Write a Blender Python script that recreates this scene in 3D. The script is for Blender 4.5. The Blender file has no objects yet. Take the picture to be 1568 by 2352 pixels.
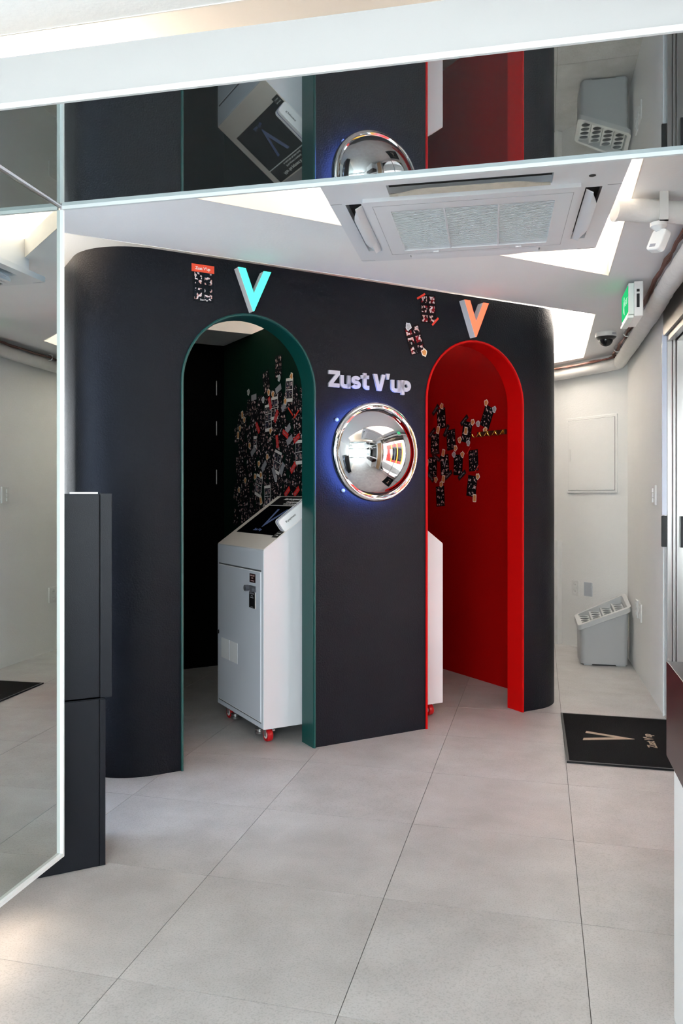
import bpy, bmesh, math, random
from mathutils import Vector, Matrix
R = math.radians
random.seed(7)
S = bpy.context.scene
COL = S.collection

# ------------------------------------------------------------------ camera, world, exposure
EYE = 1.2786
cam_d = bpy.data.cameras.new('camera'); cam = bpy.data.objects.new('camera', cam_d); COL.objects.link(cam)
cam.location = (0, 0, EYE); cam.rotation_euler = (R(90), 0, 0)
cam_d.sensor_fit = 'VERTICAL'; cam_d.sensor_height = 36; cam_d.sensor_width = 24
cam_d.lens = 1858.9 * 36 / 2352
cam_d.shift_x = (784 - 748.86) / 2352
cam_d.shift_y = (1137.8 - 1176) / 2352
cam_d.clip_start = 0.02
S.camera = cam
w = bpy.data.worlds.new('sky'); S.world = w; w.use_nodes = True
nt = w.node_tree; bg = nt.nodes['Background']
SKY = 17.0
tc = nt.nodes.new('ShaderNodeTexCoord'); sp = nt.nodes.new('ShaderNodeSeparateXYZ'); cr = nt.nodes.new('ShaderNodeValToRGB')
nt.links.new(tc.outputs['Generated'], sp.inputs[0]); nt.links.new(sp.outputs['Z'], cr.inputs[0]); nt.links.new(cr.outputs[0], bg.inputs[0])
cr.color_ramp.elements[0].position = 0.0; cr.color_ramp.elements[0].color = (0.90, 0.95, 1.0, 1)
cr.color_ramp.elements[1].position = 0.9; cr.color_ramp.elements[1].color = (0.84, 0.92, 1.0, 1)
bg.inputs[1].default_value = SKY
S.view_settings.view_transform = 'Standard'; S.view_settings.look = 'None'
S.view_settings.exposure = 0.05; S.view_settings.gamma = 1.0; S.view_settings.use_curve_mapping = False
S.cycles.caustics_reflective = True; S.cycles.caustics_refractive = False
S.cycles.max_bounces = 10; S.cycles.diffuse_bounces = 5; S.cycles.glossy_bounces = 6; S.cycles.transparent_max_bounces = 12
S.cycles.sample_clamp_indirect = 30.0

# ------------------------------------------------------------------ frames of the place
HC = 2.405                       # ceiling
ZM = 2.205                       # underside of the mirrored soffit
AB = R(60.94); D = Vector((math.sin(AB), math.cos(AB), 0)); N = Vector((-D.y, D.x, 0)); W0 = Vector((-.669, 3.76, 0))
RZB = math.pi / 2 - AB           # rotation of the booth frame
RZP = RZB - math.pi / 2          # things on walls that face the left of the booth
def B(s, w, z=0.0): return W0 + D * s + N * w + Vector((0, 0, z))
AR = R(13.8); DR = Vector((math.sin(AR), math.cos(AR), 0)); NR = Vector((DR.y, -DR.x, 0)); R0 = Vector((1.957, 4.686, 0))
RZR = -(math.pi / 2 + AR)        # right wall: local x runs towards the viewer, y goes into the wall
def RW(t, o, z=0.0): return R0 + DR * t + NR * o + Vector((0, 0, z))     # t along the right wall, o outwards
TBC = 1.727; BC = RW(TBC, 0)     # corner of right wall and rear wall
AM = R(13.0); DM = Vector((math.sin(AM), math.cos(AM), 0)); NM = Vector((DM.y, -DM.x, 0)); M0 = Vector((-.853, 2.594, 0))
RZM = -AM

# ------------------------------------------------------------------ materials
MATS = {}
def mat(name, col, rough=.5, metal=0.0, spec=.5, bump=0.0, bscale=60, emit=None, estr=0.0, var=0.0, vscale=6, alpha=None, trans=0.0, ior=1.45, coat=0.0, brough=.5):
    if name in MATS: return MATS[name]
    m = bpy.data.materials.new(name); m.use_nodes = True; MATS[name] = m
    n = m.node_tree.nodes; l = m.node_tree.links; p = n['Principled BSDF']
    p.inputs['Base Color'].default_value = (*col, 1); p.inputs['Roughness'].default_value = rough
    p.inputs['Metallic'].default_value = metal; p.inputs['Specular IOR Level'].default_value = spec
    p.inputs['IOR'].default_value = ior; p.inputs['Transmission Weight'].default_value = trans
    p.inputs['Coat Weight'].default_value = coat
    if emit: p.inputs['Emission Color'].default_value = (*emit, 1); p.inputs['Emission Strength'].default_value = estr
    t = n.new('ShaderNodeTexCoord')
    if bump:
        no = n.new('ShaderNodeTexNoise'); no.inputs['Scale'].default_value = bscale; no.inputs['Detail'].default_value = 4; no.inputs['Roughness'].default_value = brough
        b = n.new('ShaderNodeBump'); b.inputs['Strength'].default_value = bump; b.inputs['Distance'].default_value = .004
        l.new(t.outputs['Object'], no.inputs['Vector']); l.new(no.outputs['Fac'], b.inputs['Height']); l.new(b.outputs['Normal'], p.inputs['Normal'])
    if var:
        no = n.new('ShaderNodeTexNoise'); no.inputs['Scale'].default_value = vscale; no.inputs['Detail'].default_value = 5
        mr = n.new('ShaderNodeMapRange'); mr.inputs['To Min'].default_value = 1 - var; mr.inputs['To Max'].default_value = 1 + var
        hs = n.new('ShaderNodeHueSaturation'); hs.inputs['Color'].default_value = (*col, 1)
        l.new(t.outputs['Object'], no.inputs['Vector']); l.new(no.outputs['Fac'], mr.inputs['Value']); l.new(mr.outputs[0], hs.inputs['Value']); l.new(hs.outputs[0], p.inputs['Base Color'])
    return m
def lit(name, col, strength):
    m = bpy.data.materials.new(name); m.use_nodes = True; n = m.node_tree.nodes; n.clear()
    e = n.new('ShaderNodeEmission'); e.inputs[0].default_value = (*col, 1); e.inputs[1].default_value = strength
    o = n.new('ShaderNodeOutputMaterial'); m.node_tree.links.new(e.outputs[0], o.inputs[0]); MATS[name] = m; return m

WHITE = mat('white_plaster', (.80, .80, .79), .75, bump=.35, bscale=90, var=.03, vscale=3)
CEIL = mat('ceiling_paint', (.90, .90, .905), .8, bump=.25, bscale=70, var=.02)
COVE = mat('cove_paint', (.82, .79, .74), .7, bump=.15, bscale=60)
BOARD = mat('white_lacquer', (.84, .85, .86), .3)
FASC = mat('fascia_paint', (.43, .425, .42), .5)
FRAMEW = mat('white_frame', (.66, .69, .70), .30)
CHAR = mat('charcoal_plaster', (.0068, .0080, .0125), .50, spec=.16, bump=.55, bscale=120, var=.12, vscale=5)
BLACK = mat('black_paint', (.0016, .0017, .0020), .8, spec=.06, bump=.2)
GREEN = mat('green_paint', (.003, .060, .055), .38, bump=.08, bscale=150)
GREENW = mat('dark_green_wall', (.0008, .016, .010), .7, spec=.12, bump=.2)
RED = mat('red_paint', (.50, .0010, .0010), .5, spec=.18, bump=.08, bscale=150)
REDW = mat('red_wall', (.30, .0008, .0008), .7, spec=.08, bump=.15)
MIRC = mat('soffit_mirror', (.47, .52, .53), 0.012, metal=.95)
MIRL = mat('wall_mirror', (.60, .64, .615), 0.01, metal=1.0)
CHROME = mat('chrome', (.86, .87, .88), .03, metal=1.0)
STEEL = mat('brushed_steel', (.62, .60, .58), .28, metal=1.0)
STEELD = mat('dark_bronze_steel', (.25, .225, .205), .33, metal=1.0)
KWHITE = mat('kiosk_white', (.62, .635, .67), .22, bump=.03, bscale=400)
KGREY = mat('kiosk_grey', (.62, .66, .73), .42, bump=.05, bscale=400)
KCREAM = mat('kiosk_top', (.72, .66, .60), .4, bump=.05, bscale=400)
GLASSB = mat('black_glass', (.003, .003, .004), .06)
BLACKP = mat('black_print', (.006, .006, .007), .4)
INK = mat('white_ink', (.78, .76, .74), .5)
GREYLET = mat('grey_letter', (.42, .42, .47), .45)
CAB = mat('cabinet_black', (.0065, .0078, .0115), .42, spec=.25, bump=.1, bscale=300)
ACW = mat('ac_plastic', (.76, .775, .80), .35)
ACD = mat('ac_dark', (.03, .03, .03), .7, var=.4, vscale=40)
ACB = mat('ac_stained_vane', (.55, .50, .42), .5, var=.35, vscale=25)
WRAP = mat('pipe_wrap', (.74, .73, .71), .55, bump=.9, bscale=26, var=.07, vscale=14)
CABLE = mat('cable_brown', (.16, .065, .05), .6)
RUB = mat('rubber_red', (.50, .008, .012), .25)
BINP = mat('bin_plastic', (.42, .43, .44), .42, bump=.05, bscale=500)
BINL = mat('bin_lid_plastic', (.50, .51, .51), .38)
MATF = mat('mat_fibre', (.0055, .0055, .0065), .9, spec=.1, bump=1.0, bscale=500, var=.3, vscale=40)
TAN = mat('mat_tan', (.37, .29, .215), .9, bump=.8, bscale=500)
BURG = mat('burgundy_gloss', (.016, .0055, .0065), .22, spec=.30)
PLATE = mat('switch_plastic', (.74, .74, .73), .35)
PLATEG = mat('grey_plastic', (.42, .45, .50), .4)
GROUT = mat('grout', (.10, .095, .09), .9)
BLKPL = mat('black_plastic', (.008, .008, .01), .3)
REDTAPE = mat('red_tape', (.72, .035, .015), .5)
REDLAB = mat('red_label', (.62, .015, .012), .5)
ORLAB = mat('orange_label', (.80, .075, .028), .5)
GREYCARD = mat('grey_card', (.30, .30, .34), .5)
STICK = mat('sticker_white', (.85, .78, .68), .5)
STICKO = mat('sticker_orange', (.62, .26, .07), .5, var=.7, vscale=90)
STICKG = mat('sticker_grey', (.36, .37, .40), .5, var=.7, vscale=90)
BRASS = mat('brass', (.85, .52, .10), .25, metal=1.0)
WOOD = mat('warm_wood', (.42, .24, .12), .45, var=.2, vscale=20)
def glass(name, col):
    m = bpy.data.materials.new(name); m.use_nodes = True; n = m.node_tree.nodes; n.clear(); l = m.node_tree.links
    t = n.new('ShaderNodeBsdfTransparent'); t.inputs[0].default_value = (*col, 1); g = n.new('ShaderNodeBsdfGlossy'); g.inputs['Roughness'].default_value = .01
    f = n.new('ShaderNodeFresnel'); f.inputs[0].default_value = 1.5; x = n.new('ShaderNodeMixShader'); o = n.new('ShaderNodeOutputMaterial')
    l.new(f.outputs[0], x.inputs[0]); l.new(t.outputs[0], x.inputs[1]); l.new(g.outputs[0], x.inputs[2]); l.new(x.outputs[0], o.inputs[0]); MATS[name] = m; return m
GLASS = glass('clear_glass', (.94, .97, .96))
TINT = glass('dimming_tint_glass', (.76, .83, .93))  # tint added to hold back and cool daylight through the left window
CLEAR = glass('clear_plastic', (.85, .85, .85))
LED = lit('warm_led', (1.0, .88, .76), 24.0)
LED2 = lit('warm_led_booth', (1.0, .95, .90), 125.0)
LED3 = lit('warm_led_left', (1.0, .86, .72), 18.0)
LEDB = lit('blue_led', (.16, .26, 1.0), 52.0)
LEDF = lit('floor_led', (1.0, .74, .50), 21.0)
FILL = lit('fill_led', (1.0, .98, .96), 25.0)
VGREEN = lit('green_acrylic', (.085, 1.0, .70), 1.9)
VRED = lit('red_acrylic', (1.0, .17, .085), 1.85)
EXITG = lit('exit_green', (.03, .62, .20), 1.0)
EXITW = lit('exit_white', (.55, 1.0, .70), 1.0)
SCRV = lit('screen_mark', (.16, .22, .42), .25)

def tile_mat():
    m = mat('stone_tile', (.40, .39, .385), .42); n = m.node_tree.nodes; l = m.node_tree.links; p = n['Principled BSDF']
    t = n.new('ShaderNodeTexCoord'); oi = n.new('ShaderNodeObjectInfo'); ad = n.new('ShaderNodeVectorMath'); ad.operation = 'ADD'
    mu = n.new('ShaderNodeMath'); mu.operation = 'MULTIPLY'; mu.inputs[1].default_value = 37.0
    l.new(oi.outputs['Random'], mu.inputs[0]); l.new(t.outputs['Object'], ad.inputs[0]); l.new(mu.outputs[0], ad.inputs[1])
    a = n.new('ShaderNodeTexNoise'); a.inputs['Scale'].default_value = 5; a.inputs['Detail'].default_value = 6; a.inputs['Roughness'].default_value = .6
    b = n.new('ShaderNodeTexNoise'); b.inputs['Scale'].default_value = 190; b.inputs['Detail'].default_value = 3
    l.new(ad.outputs[0], a.inputs['Vector']); l.new(ad.outputs[0], b.inputs['Vector'])
    r1 = n.new('ShaderNodeValToRGB'); r1.color_ramp.elements[0].position = .33; r1.color_ramp.elements[0].color = (.385, .378, .372, 1)
    r1.color_ramp.elements[1].position = .68; r1.color_ramp.elements[1].color = (.470, .465, .463, 1)
    r2 = n.new('ShaderNodeValToRGB'); r2.color_ramp.elements[0].position = .30; r2.color_ramp.elements[0].color = (.80, .795, .79, 1)
    r2.color_ramp.elements[1].position = .52; r2.color_ramp.elements[1].color = (1, 1, 1, 1)
    mx = n.new('ShaderNodeMixRGB'); mx.blend_type = 'MULTIPLY'; mx.inputs[0].default_value = 1
    l.new(a.outputs['Fac'], r1.inputs[0]); l.new(b.outputs['Fac'], r2.inputs[0]); l.new(r1.outputs[0], mx.inputs[1]); l.new(r2.outputs[0], mx.inputs[2]); l.new(mx.outputs[0], p.inputs['Base Color'])
    bu = n.new('ShaderNodeBump'); bu.inputs['Strength'].default_value = .12; bu.inputs['Distance'].default_value = .002
    l.new(b.outputs['Fac'], bu.inputs['Height']); l.new(bu.outputs[0], p.inputs['Normal'])
    return m
TILE = tile_mat()

def print_mat(name, base, cells, thr=.56, scale=52, second=None):
    """tiny portraits: pale blobs inside a grid of frames on dark paper (flat print)"""
    m = mat(name, base, .6, spec=.12); n = m.node_tree.nodes; l = m.node_tree.links; p = n['Principled BSDF']
    t = n.new('ShaderNodeTexCoord'); oi = n.new('ShaderNodeObjectInfo')
    mu = n.new('ShaderNodeMath'); mu.operation = 'MULTIPLY'; mu.inputs[1].default_value = 91.0
    ad = n.new('ShaderNodeVectorMath'); ad.operation = 'ADD'
    l.new(oi.outputs['Random'], mu.inputs[0]); l.new(t.outputs['Object'], ad.inputs[0]); l.new(mu.outputs[0], ad.inputs[1])
    no = n.new('ShaderNodeTexNoise'); no.inputs['Scale'].default_value = scale; no.inputs['Detail'].default_value = 1.5
    l.new(ad.outputs[0], no.inputs['Vector'])
    gt = n.new('ShaderNodeMath'); gt.operation = 'GREATER_THAN'; gt.inputs[1].default_value = thr; l.new(no.outputs['Fac'], gt.inputs[0])
    sx = n.new('ShaderNodeSeparateXYZ'); l.new(t.outputs['Generated'], sx.inputs[0])
    mask = None
    for ax, cnt in (('X', cells[0]), ('Z', cells[1])):
        a = n.new('ShaderNodeMath'); a.operation = 'MULTIPLY'; a.inputs[1].default_value = cnt; l.new(sx.outputs[ax], a.inputs[0])
        f = n.new('ShaderNodeMath'); f.operation = 'FRACT'; l.new(a.outputs[0], f.inputs[0])
        c = n.new('ShaderNodeMath'); c.operation = 'COMPARE'; c.inputs[1].default_value = .5; c.inputs[2].default_value = .36; l.new(f.outputs[0], c.inputs[0])
        if mask is None: mask = c
        else:
            k = n.new('ShaderNodeMath'); k.operation = 'MULTIPLY'; l.new(mask.outputs[0], k.inputs[0]); l.new(c.outputs[0], k.inputs[1]); mask = k
    k = n.new('ShaderNodeMath'); k.operation = 'MULTIPLY'; l.new(mask.outputs[0], k.inputs[0]); l.new(gt.outputs[0], k.inputs[1])
    n2 = n.new('ShaderNodeTexNoise'); n2.inputs['Scale'].default_value = scale * 1.3; l.new(ad.outputs[0], n2.inputs['Vector'])
    r = n.new('ShaderNodeValToRGB'); r.color_ramp.interpolation = 'CONSTANT'
    r.color_ramp.elements[0].position = 0; r.color_ramp.elements[0].color = (.56, .32, .29, 1)
    r.color_ramp.elements[1].position = .5; r.color_ramp.elements[1].color = (.66, .59, .61, 1)
    l.new(n2.outputs['Fac'], r.inputs[0])
    bs = n.new('ShaderNodeMixRGB'); bs.inputs[1].default_value = (*base, 1); bs.inputs[2].default_value = (*(second or base), 1)
    g2 = n.new('ShaderNodeMath'); g2.operation = 'GREATER_THAN'; g2.inputs[1].default_value = .5
    n3 = n.new('ShaderNodeTexNoise'); n3.inputs['Scale'].default_value = scale * .5; l.new(ad.outputs[0], n3.inputs['Vector']); l.new(n3.outputs['Fac'], g2.inputs[0])
    k2 = n.new('ShaderNodeMath'); k2.operation = 'MULTIPLY'; l.new(g2.outputs[0], k2.inputs[0]); l.new(mask.outputs[0], k2.inputs[1]); l.new(k2.outputs[0], bs.inputs[0])
    mx = n.new('ShaderNodeMixRGB'); l.new(k.outputs[0], mx.inputs[0]); l.new(bs.outputs[0], mx.inputs[1]); l.new(r.outputs[0], mx.inputs[2]); l.new(mx.outputs[0], p.inputs['Base Color'])
    return m
PRB = print_mat('photo_print_black', (.004, .004, .006), (2, 3), .57, 60)
PRB2 = print_mat('photo_print_large', (.005, .007, .010), (2, 2), .545, 62, (.006, .012, .020))
PRR = print_mat('photo_print_red', (.006, .003, .004), (2, 3), .545, 62, (.19, .004, .008))
PRD = print_mat('photo_print_dark', (.010, .010, .014), (1, 1), .56, 60, (.02, .02, .05))

# ------------------------------------------------------------------ mesh helpers
class MB:
    def __init__(s): s.v = []; s.f = []; s.M = Matrix()
    def add(s, vs, fs):
        o = len(s.v); s.v += [tuple(s.M @ Vector(p)) for p in vs]; s.f += [tuple(i + o for i in f) for f in fs]; return s
    def box(s, x0, x1, y0, y1, z0, z1):
        return s.add([(x0,y0,z0),(x1,y0,z0),(x1,y1,z0),(x0,y1,z0),(x0,y0,z1),(x1,y0,z1),(x1,y1,z1),(x0,y1,z1)],
                     [(0,3,2,1),(4,5,6,7),(0,1,5,4),(1,2,6,5),(2,3,7,6),(3,0,4,7)])
    def prism(s, poly, a, b, f):
        """poly: 2-d points; f(p,q,t) -> 3-d point for t in a..b"""
        n = len(poly); vs = [f(p[0], p[1], a) for p in poly] + [f(p[0], p[1], b) for p in poly]
        return s.add(vs, [tuple(range(n - 1, -1, -1)), tuple(range(n, 2 * n))] + [(i, (i + 1) % n, n + (i + 1) % n, n + i) for i in range(n)])
    def pz(s, poly, z0, z1): return s.prism(poly, z0, z1, lambda p, q, t: (p, q, t))
    def py(s, poly, y0, y1): return s.prism(poly, y0, y1, lambda p, q, t: (p, t, q))
    def px(s, poly, x0, x1): return s.prism(poly, x0, x1, lambda p, q, t: (t, p, q))
    def lathe(s, prof, n=32, axis='z', c=(0, 0, 0)):
        vs = []; fs = []; m = len(prof)
        for i in range(n):
            a = 2 * math.pi * i / n; ca, sa = math.cos(a), math.sin(a)
            for r, h in prof:
                q = (r * ca, r * sa, h) if axis == 'z' else ((r * ca, h, r * sa) if axis == 'y' else (h, r * ca, r * sa))
                vs.append((q[0] + c[0], q[1] + c[1], q[2] + c[2]))
        for i in range(n):
            j = (i + 1) % n
            for k in range(m - 1): fs.append((i * m + k, j * m + k, j * m + k + 1, i * m + k + 1))
        if prof[0][0] > 1e-6: fs.append(tuple(i * m for i in range(n)))
        if prof[-1][0] > 1e-6: fs.append(tuple(i * m + m - 1 for i in range(n)))
        return s.add(vs, fs)
    def tube(s, pts, r, n=10, caps=True, upv=None):
        pts = [Vector(p) for p in pts]; vs = []; fs = []; m = len(pts)
        up = Vector(upv or (0, 0, 1))
        for i, p in enumerate(pts):
            t = (pts[min(i + 1, m - 1)] - pts[max(i - 1, 0)]).normalized()
            a = t.cross(up if abs(t.dot(up)) < .95 else Vector((1, 0, 0))).normalized(); b = t.cross(a)
            rr = r[i] if isinstance(r, (list, tuple)) else r
            for k in range(n):
                th = 2 * math.pi * k / n; vs.append(tuple(p + a * (rr * math.cos(th)) + b * (rr * math.sin(th))))
        for i in range(m - 1):
            for k in range(n): fs.append((i * n + k, i * n + (k + 1) % n, (i + 1) * n + (k + 1) % n, (i + 1) * n + k))
        if caps: fs += [tuple(range(n)), tuple((m - 1) * n + k for k in range(n))]
        return s.add(vs, fs)
    def mesh(s, name):
        me = bpy.data.meshes.new(name); me.from_pydata(s.v, [], s.f)
        bm = bmesh.new(); bm.from_mesh(me); bmesh.ops.remove_doubles(bm, verts=bm.verts, dist=1e-6); bmesh.ops.recalc_face_normals(bm, faces=bm.faces); bm.to_mesh(me); bm.free()
        return me
    def build(s, name, m, parent=None, bevel=0, smooth=False, seg=2):
        return link(name, s.mesh(name), m, parent, bevel, smooth, seg)
def link(name, me, m, parent=None, bevel=0, smooth=False, seg=2):
    if m is not None and not me.materials: me.materials.append(m)
    o = bpy.data.objects.new(name, me); COL.objects.link(o)
    if parent is not None: o.parent = parent
    if smooth: me.shade_smooth(); me.set_sharp_from_angle(angle=R(38))
    if bevel:
        b = o.modifiers.new('bevel', 'BEVEL'); b.width = bevel; b.segments = seg; b.limit_method = 'ANGLE'; b.angle_limit = R(40)
    return o
def rbox(mb, x0, x1, y0, y1, z0, z1): return mb.box(x0, x1, y0, y1, z0, z1)
def tag(o, label, cat, group=None, kind=None):
    o['label'] = label; o['category'] = cat
    if group: o['group'] = group
    if kind: o['kind'] = kind
    return o
def thing(name, label, cat, loc=(0, 0, 0), rz=0.0, group=None, ry=0.0):
    o = bpy.data.objects.new(name, None); o.empty_display_size = .05; COL.objects.link(o); o.location = loc
    o.rotation_euler = (0, 0, rz)
    return tag(o, label, cat, group)
def struct(o): o['kind'] = 'structure'; return o
def roundrect(x0, x1, y0, y1, r, n=5):
    out = []
    for cx, cy, a0 in ((x1 - r, y1 - r, 0), (x0 + r, y1 - r, 90), (x0 + r, y0 + r, 180), (x1 - r, y0 + r, 270)):
        for i in range(n + 1):
            a = R(a0 + 90 * i / n); out.append((cx + r * math.cos(a), cy + r * math.sin(a)))
    return out
def filled(loops, thick, name):
    """flat sheet with holes, lying in local xy, bottom at z=0 and top at z=thick"""
    cu = bpy.data.curves.new(name, 'CURVE'); cu.dimensions = '2D'; cu.fill_mode = 'BOTH'; cu.extrude = thick / 2
    for lp in loops:
        sp_ = cu.splines.new('POLY'); sp_.points.add(len(lp) - 1)
        for pt, q in zip(sp_.points, lp): pt.co = (q[0], q[1], 0, 1)
        sp_.use_cyclic_u = True
    o = bpy.data.objects.new(name, cu); COL.objects.link(o)
    dg = bpy.context.evaluated_depsgraph_get(); me = bpy.data.meshes.new_from_object(o.evaluated_get(dg))
    bpy.data.objects.remove(o); bpy.data.curves.remove(cu)
    for v in me.vertices: v.co.z += thick / 2
    me.name = name; me.materials.clear()
    return me
def text_mesh(txt, size, name='text', ext=.0006, off=0.0, align='CENTER', sx=1.0):
    cu = bpy.data.curves.new(name, 'FONT'); cu.body = txt; cu.size = size; cu.extrude = ext; cu.offset = off; cu.align_x = align; cu.align_y = 'CENTER'; cu.resolution_u = 3
    o = bpy.data.objects.new(name, cu); COL.objects.link(o)
    dg = bpy.context.evaluated_depsgraph_get(); me = bpy.data.meshes.new_from_object(o.evaluated_get(dg))
    bpy.data.objects.remove(o); bpy.data.curves.remove(cu)
    for v in me.vertices: v.co.x *= sx
    me.materials.clear(); return me
UP = Matrix(((1, 0, 0, 0), (0, 0, -1, 0), (0, 1, 0, 0), (0, 0, 0, 1)))     # text stands up, faces local -y
def text(name, txt, size, m, parent, loc, M=UP, **k):
    me = text_mesh(txt, size, name, **k); me.transform(Matrix.Translation(Vector(loc)) @ M)
    return link(name, me, m, parent)

# ------------------------------------------------------------------ room shell
room = [B(-1.2, 3.3), RW(TBC, 0), RW(-7.6, 0), Vector((-3.9, -2.6, 0)), Vector((-3.2, 1.2, 0)), Vector((-2.3, 5.2, 0))]
flr = MB().pz([(-4.6, -4.2), (3.4, -4.2), (3.4, 8.6), (-4.6, 8.6)], -.12, -.0035).build('floor', GROUT); struct(flr)
def inside(p, poly):
    c = False; n = len(poly)
    for i in range(n):
        a, b = poly[i], poly[(i + 1) % n]
        if (a[1] > p[1]) != (b[1] > p[1]) and p[0] < (b[0] - a[0]) * (p[1] - a[1]) / (b[1] - a[1]) + a[0]: c = not c
    return c
TS = .6; AT = .258049; TA = Vector((math.sin(AT), math.cos(AT), 0)); TB = Vector((math.cos(AT), -math.sin(AT), 0))
T0 = Vector((-.918394 * TS, 3.56892 * TS - .0, 0))
g = .0011
tm = MB().pz([(g, g), (TS - g, g), (TS - g, TS - g), (g, TS - g)], -.0035, 0).mesh('floor_tile'); tm.materials.append(TILE)
big = [(-2.6, 1.0), (-2.4, 6.5), (1.2, 8.4), (2.75, 7.0), (2.5, 3.2), (1.35, 0.3), (.2, -2.4), (-3.0, -2.4)]
for i in range(-9, 10):
    for j in range(-12, 14):
        c = T0 + TB * (TS * (i + .5)) + TA * (TS * (j + .5))
        if inside((c.x, c.y), big):
            o = bpy.data.objects.new('floor_tile', tm); COL.objects.link(o); o.parent = flr
            o.location = T0 + TB * (TS * i) + TA * (TS * j); o.rotation_euler = (0, 0, -AT)

# ceiling slab with the two light coves cut out of it
def lineint(p, d, q, e):
    det = d[0] * -e[1] + e[0] * d[1]; r = (q[0] - p[0], q[1] - p[1]); t = (r[0] * -e[1] + e[0] * r[1]) / det
    return (p[0] + d[0] * t, p[1] + d[1] * t)
cn = ((-.797, 1.980), (.6, -.14)); cr_ = ((1.449, 4.148), (1.449 - 1.067, 4.148 - 2.72)); cf = ((1.449, 4.148), (D.x, D.y)); cl = ((-.60, 2.0), (DM.x, DM.y))
cl = ((-.80, 2.90), (DM.x, DM.y))
cove1 = [lineint(*cl, *cn), lineint(*cr_, *cn), cr_[0], lineint(*cf, *cl)]
b2 = lambda s, w_: (B(s, w_).x, B(s, w_).y)
rr1 = ((1.681, 5.048), (2.129 - 1.681, 6.694 - 5.048))
e1 = lineint(*rr1, b2(3.80, 0), (N.x, N.y)); f1 = lineint(*rr1, b2(0, -.03), (D.x, D.y))
cove2 = [b2(-1.0, -.035), f1, e1, b2(3.80, 1.58), b2(-1.0, 1.58)]
outer = [(-4.6, -4.2), (3.4, -4.2), (3.4, 8.6), (-4.6, 8.6)]
cme = filled([outer, cove1, cove2], .085, 'ceiling'); cme.transform(Matrix.Translation((0, 0, HC)))
ceil = struct(link('ceiling', cme, CEIL))
def offset(poly, d):
    n = len(poly); out = []
    area = sum(poly[i][0] * poly[(i + 1) % n][1] - poly[(i + 1) % n][0] * poly[i][1] for i in range(n)); sg = 1 if area > 0 else -1
    for i in range(n):
        p0, p1, p2 = Vector(poly[i - 1]), Vector(poly[i]), Vector(poly[(i + 1) % n])
        d1 = (p1 - p0).normalized(); d2 = (p2 - p1).normalized(); n1 = Vector((d1.y, -d1.x)) * sg; n2 = Vector((d2.y, -d2.x)) * sg
        q = lineint(p0 + n1 * d, d1, p1 + n2 * d, d2); out.append(q)
    return out
for k, (cv, nm, lab) in enumerate(((cove1, 'around the air conditioner', 'warm white LED strip hidden in the ceiling recess around the air conditioner'), (cove2, 'above the booth', 'warm white LED strip hidden in the ceiling recess above the booth'))):
    wd = .30 if k else .13; big_ = offset(cv, wd); mb = MB(); n = len(big_)
    mb.add([(p[0], p[1], HC + .084) for p in big_] + [(p[0], p[1], HC + .30) for p in big_], [(i, (i + 1) % n, n + (i + 1) % n, n + i) for i in range(n)] + [tuple(range(n, 2 * n))])
    struct(mb.build('trim_%d' % (k + 1), COVE, None))
    lip = MB(); c2 = [(p[0], p[1]) for p in cv]; ins = offset(cv, -.004)
    for i in range(n):
        j = (i + 1) % n
        lip.add([(*c2[i], HC - .002), (*c2[j], HC - .002), (*ins[j], HC - .002), (*ins[i], HC - .002), (*c2[i], HC + .087), (*c2[j], HC + .087), (*ins[j], HC + .087), (*ins[i], HC + .087)],
                [(0, 1, 2, 3), (4, 5, 6, 7), (2, 3, 7, 6), (0, 1, 5, 4)])
    struct(lip.build('trim_%d' % (k + 3), COVE, None))
    a_, b_ = offset(cv, .030), offset(cv, wd - .025); st = MB()
    for i in range(n):
        j = (i + 1) % n
        if i not in (1, 2) and (k == 1 or i == 0): continue
        st.add([(*a_[i], HC + .086), (*a_[j], HC + .086), (*b_[j], HC + .086), (*b_[i], HC + .086), (*a_[i], HC + .098), (*a_[j], HC + .098), (*b_[j], HC + .098), (*b_[i], HC + .098)],
               [(4, 5, 6, 7), (0, 1, 5, 4), (2, 3, 7, 6), (0, 1, 2, 3)])
    tag(st.build('led_strip', LED2 if k else LED), lab, 'light')
    if k:
        st = MB(); a4, b4, a0, b0 = a_[4], b_[4], a_[0], b_[0]; z4 = HC + .086
        st.add([(*a4, z4), (*a0, z4), (*b0, z4), (*b4, z4), (*a4, z4 + .012), (*a0, z4 + .012), (*b0, z4 + .012), (*b4, z4 + .012)], [(4, 5, 6, 7), (0, 1, 5, 4), (2, 3, 7, 6), (0, 1, 2, 3)])
        tag(st.build('led_strip', LED3), 'short warm LED strip in the ceiling recess above the left end of the booth', 'light')

def wallquad(name, a, b, th, z0, z1, m, base=None):
    """vertical wall from a to b; its thickness goes to the right-hand side of a->b"""
    d = (b - a).normalized(); nn = Vector((d.y, -d.x, 0)); mb = MB()
    mb.pz([(a.x, a.y), (b.x, b.y), ((b + nn * th).x, (b + nn * th).y), ((a + nn * th).x, (a + nn * th).y)], z0, z1)
    return struct(mb.build(name, m))
wr = wallquad('wall_right', RW(TBC, 0), RW(0, 0), -.26, 0, HC + .02, WHITE)
def slab(name, pts, z0, z1, m): return struct(MB().pz([(p.x, p.y) for p in pts], z0, z1).build(name, m))
L0 = Vector((-1.40, 3.95, 0))
def wleft(name, t0, t1, z0, z1): return slab(name, [L0 + DM * t1, L0 + DM * t0, L0 + DM * t0 - NM * .15, L0 + DM * t1 - NM * .15], z0, z1, WHITE)
wleft('wall_left', -6.9, -1.15, 0, HC + .02); wleft('wall_left_end', -.30, .12, 0, HC + .02); wleft('wall_left_head', -1.15, -.30, 2.12, HC + .02); wleft('wall_left_sill', -1.15, -.30, 0, .15)
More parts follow.
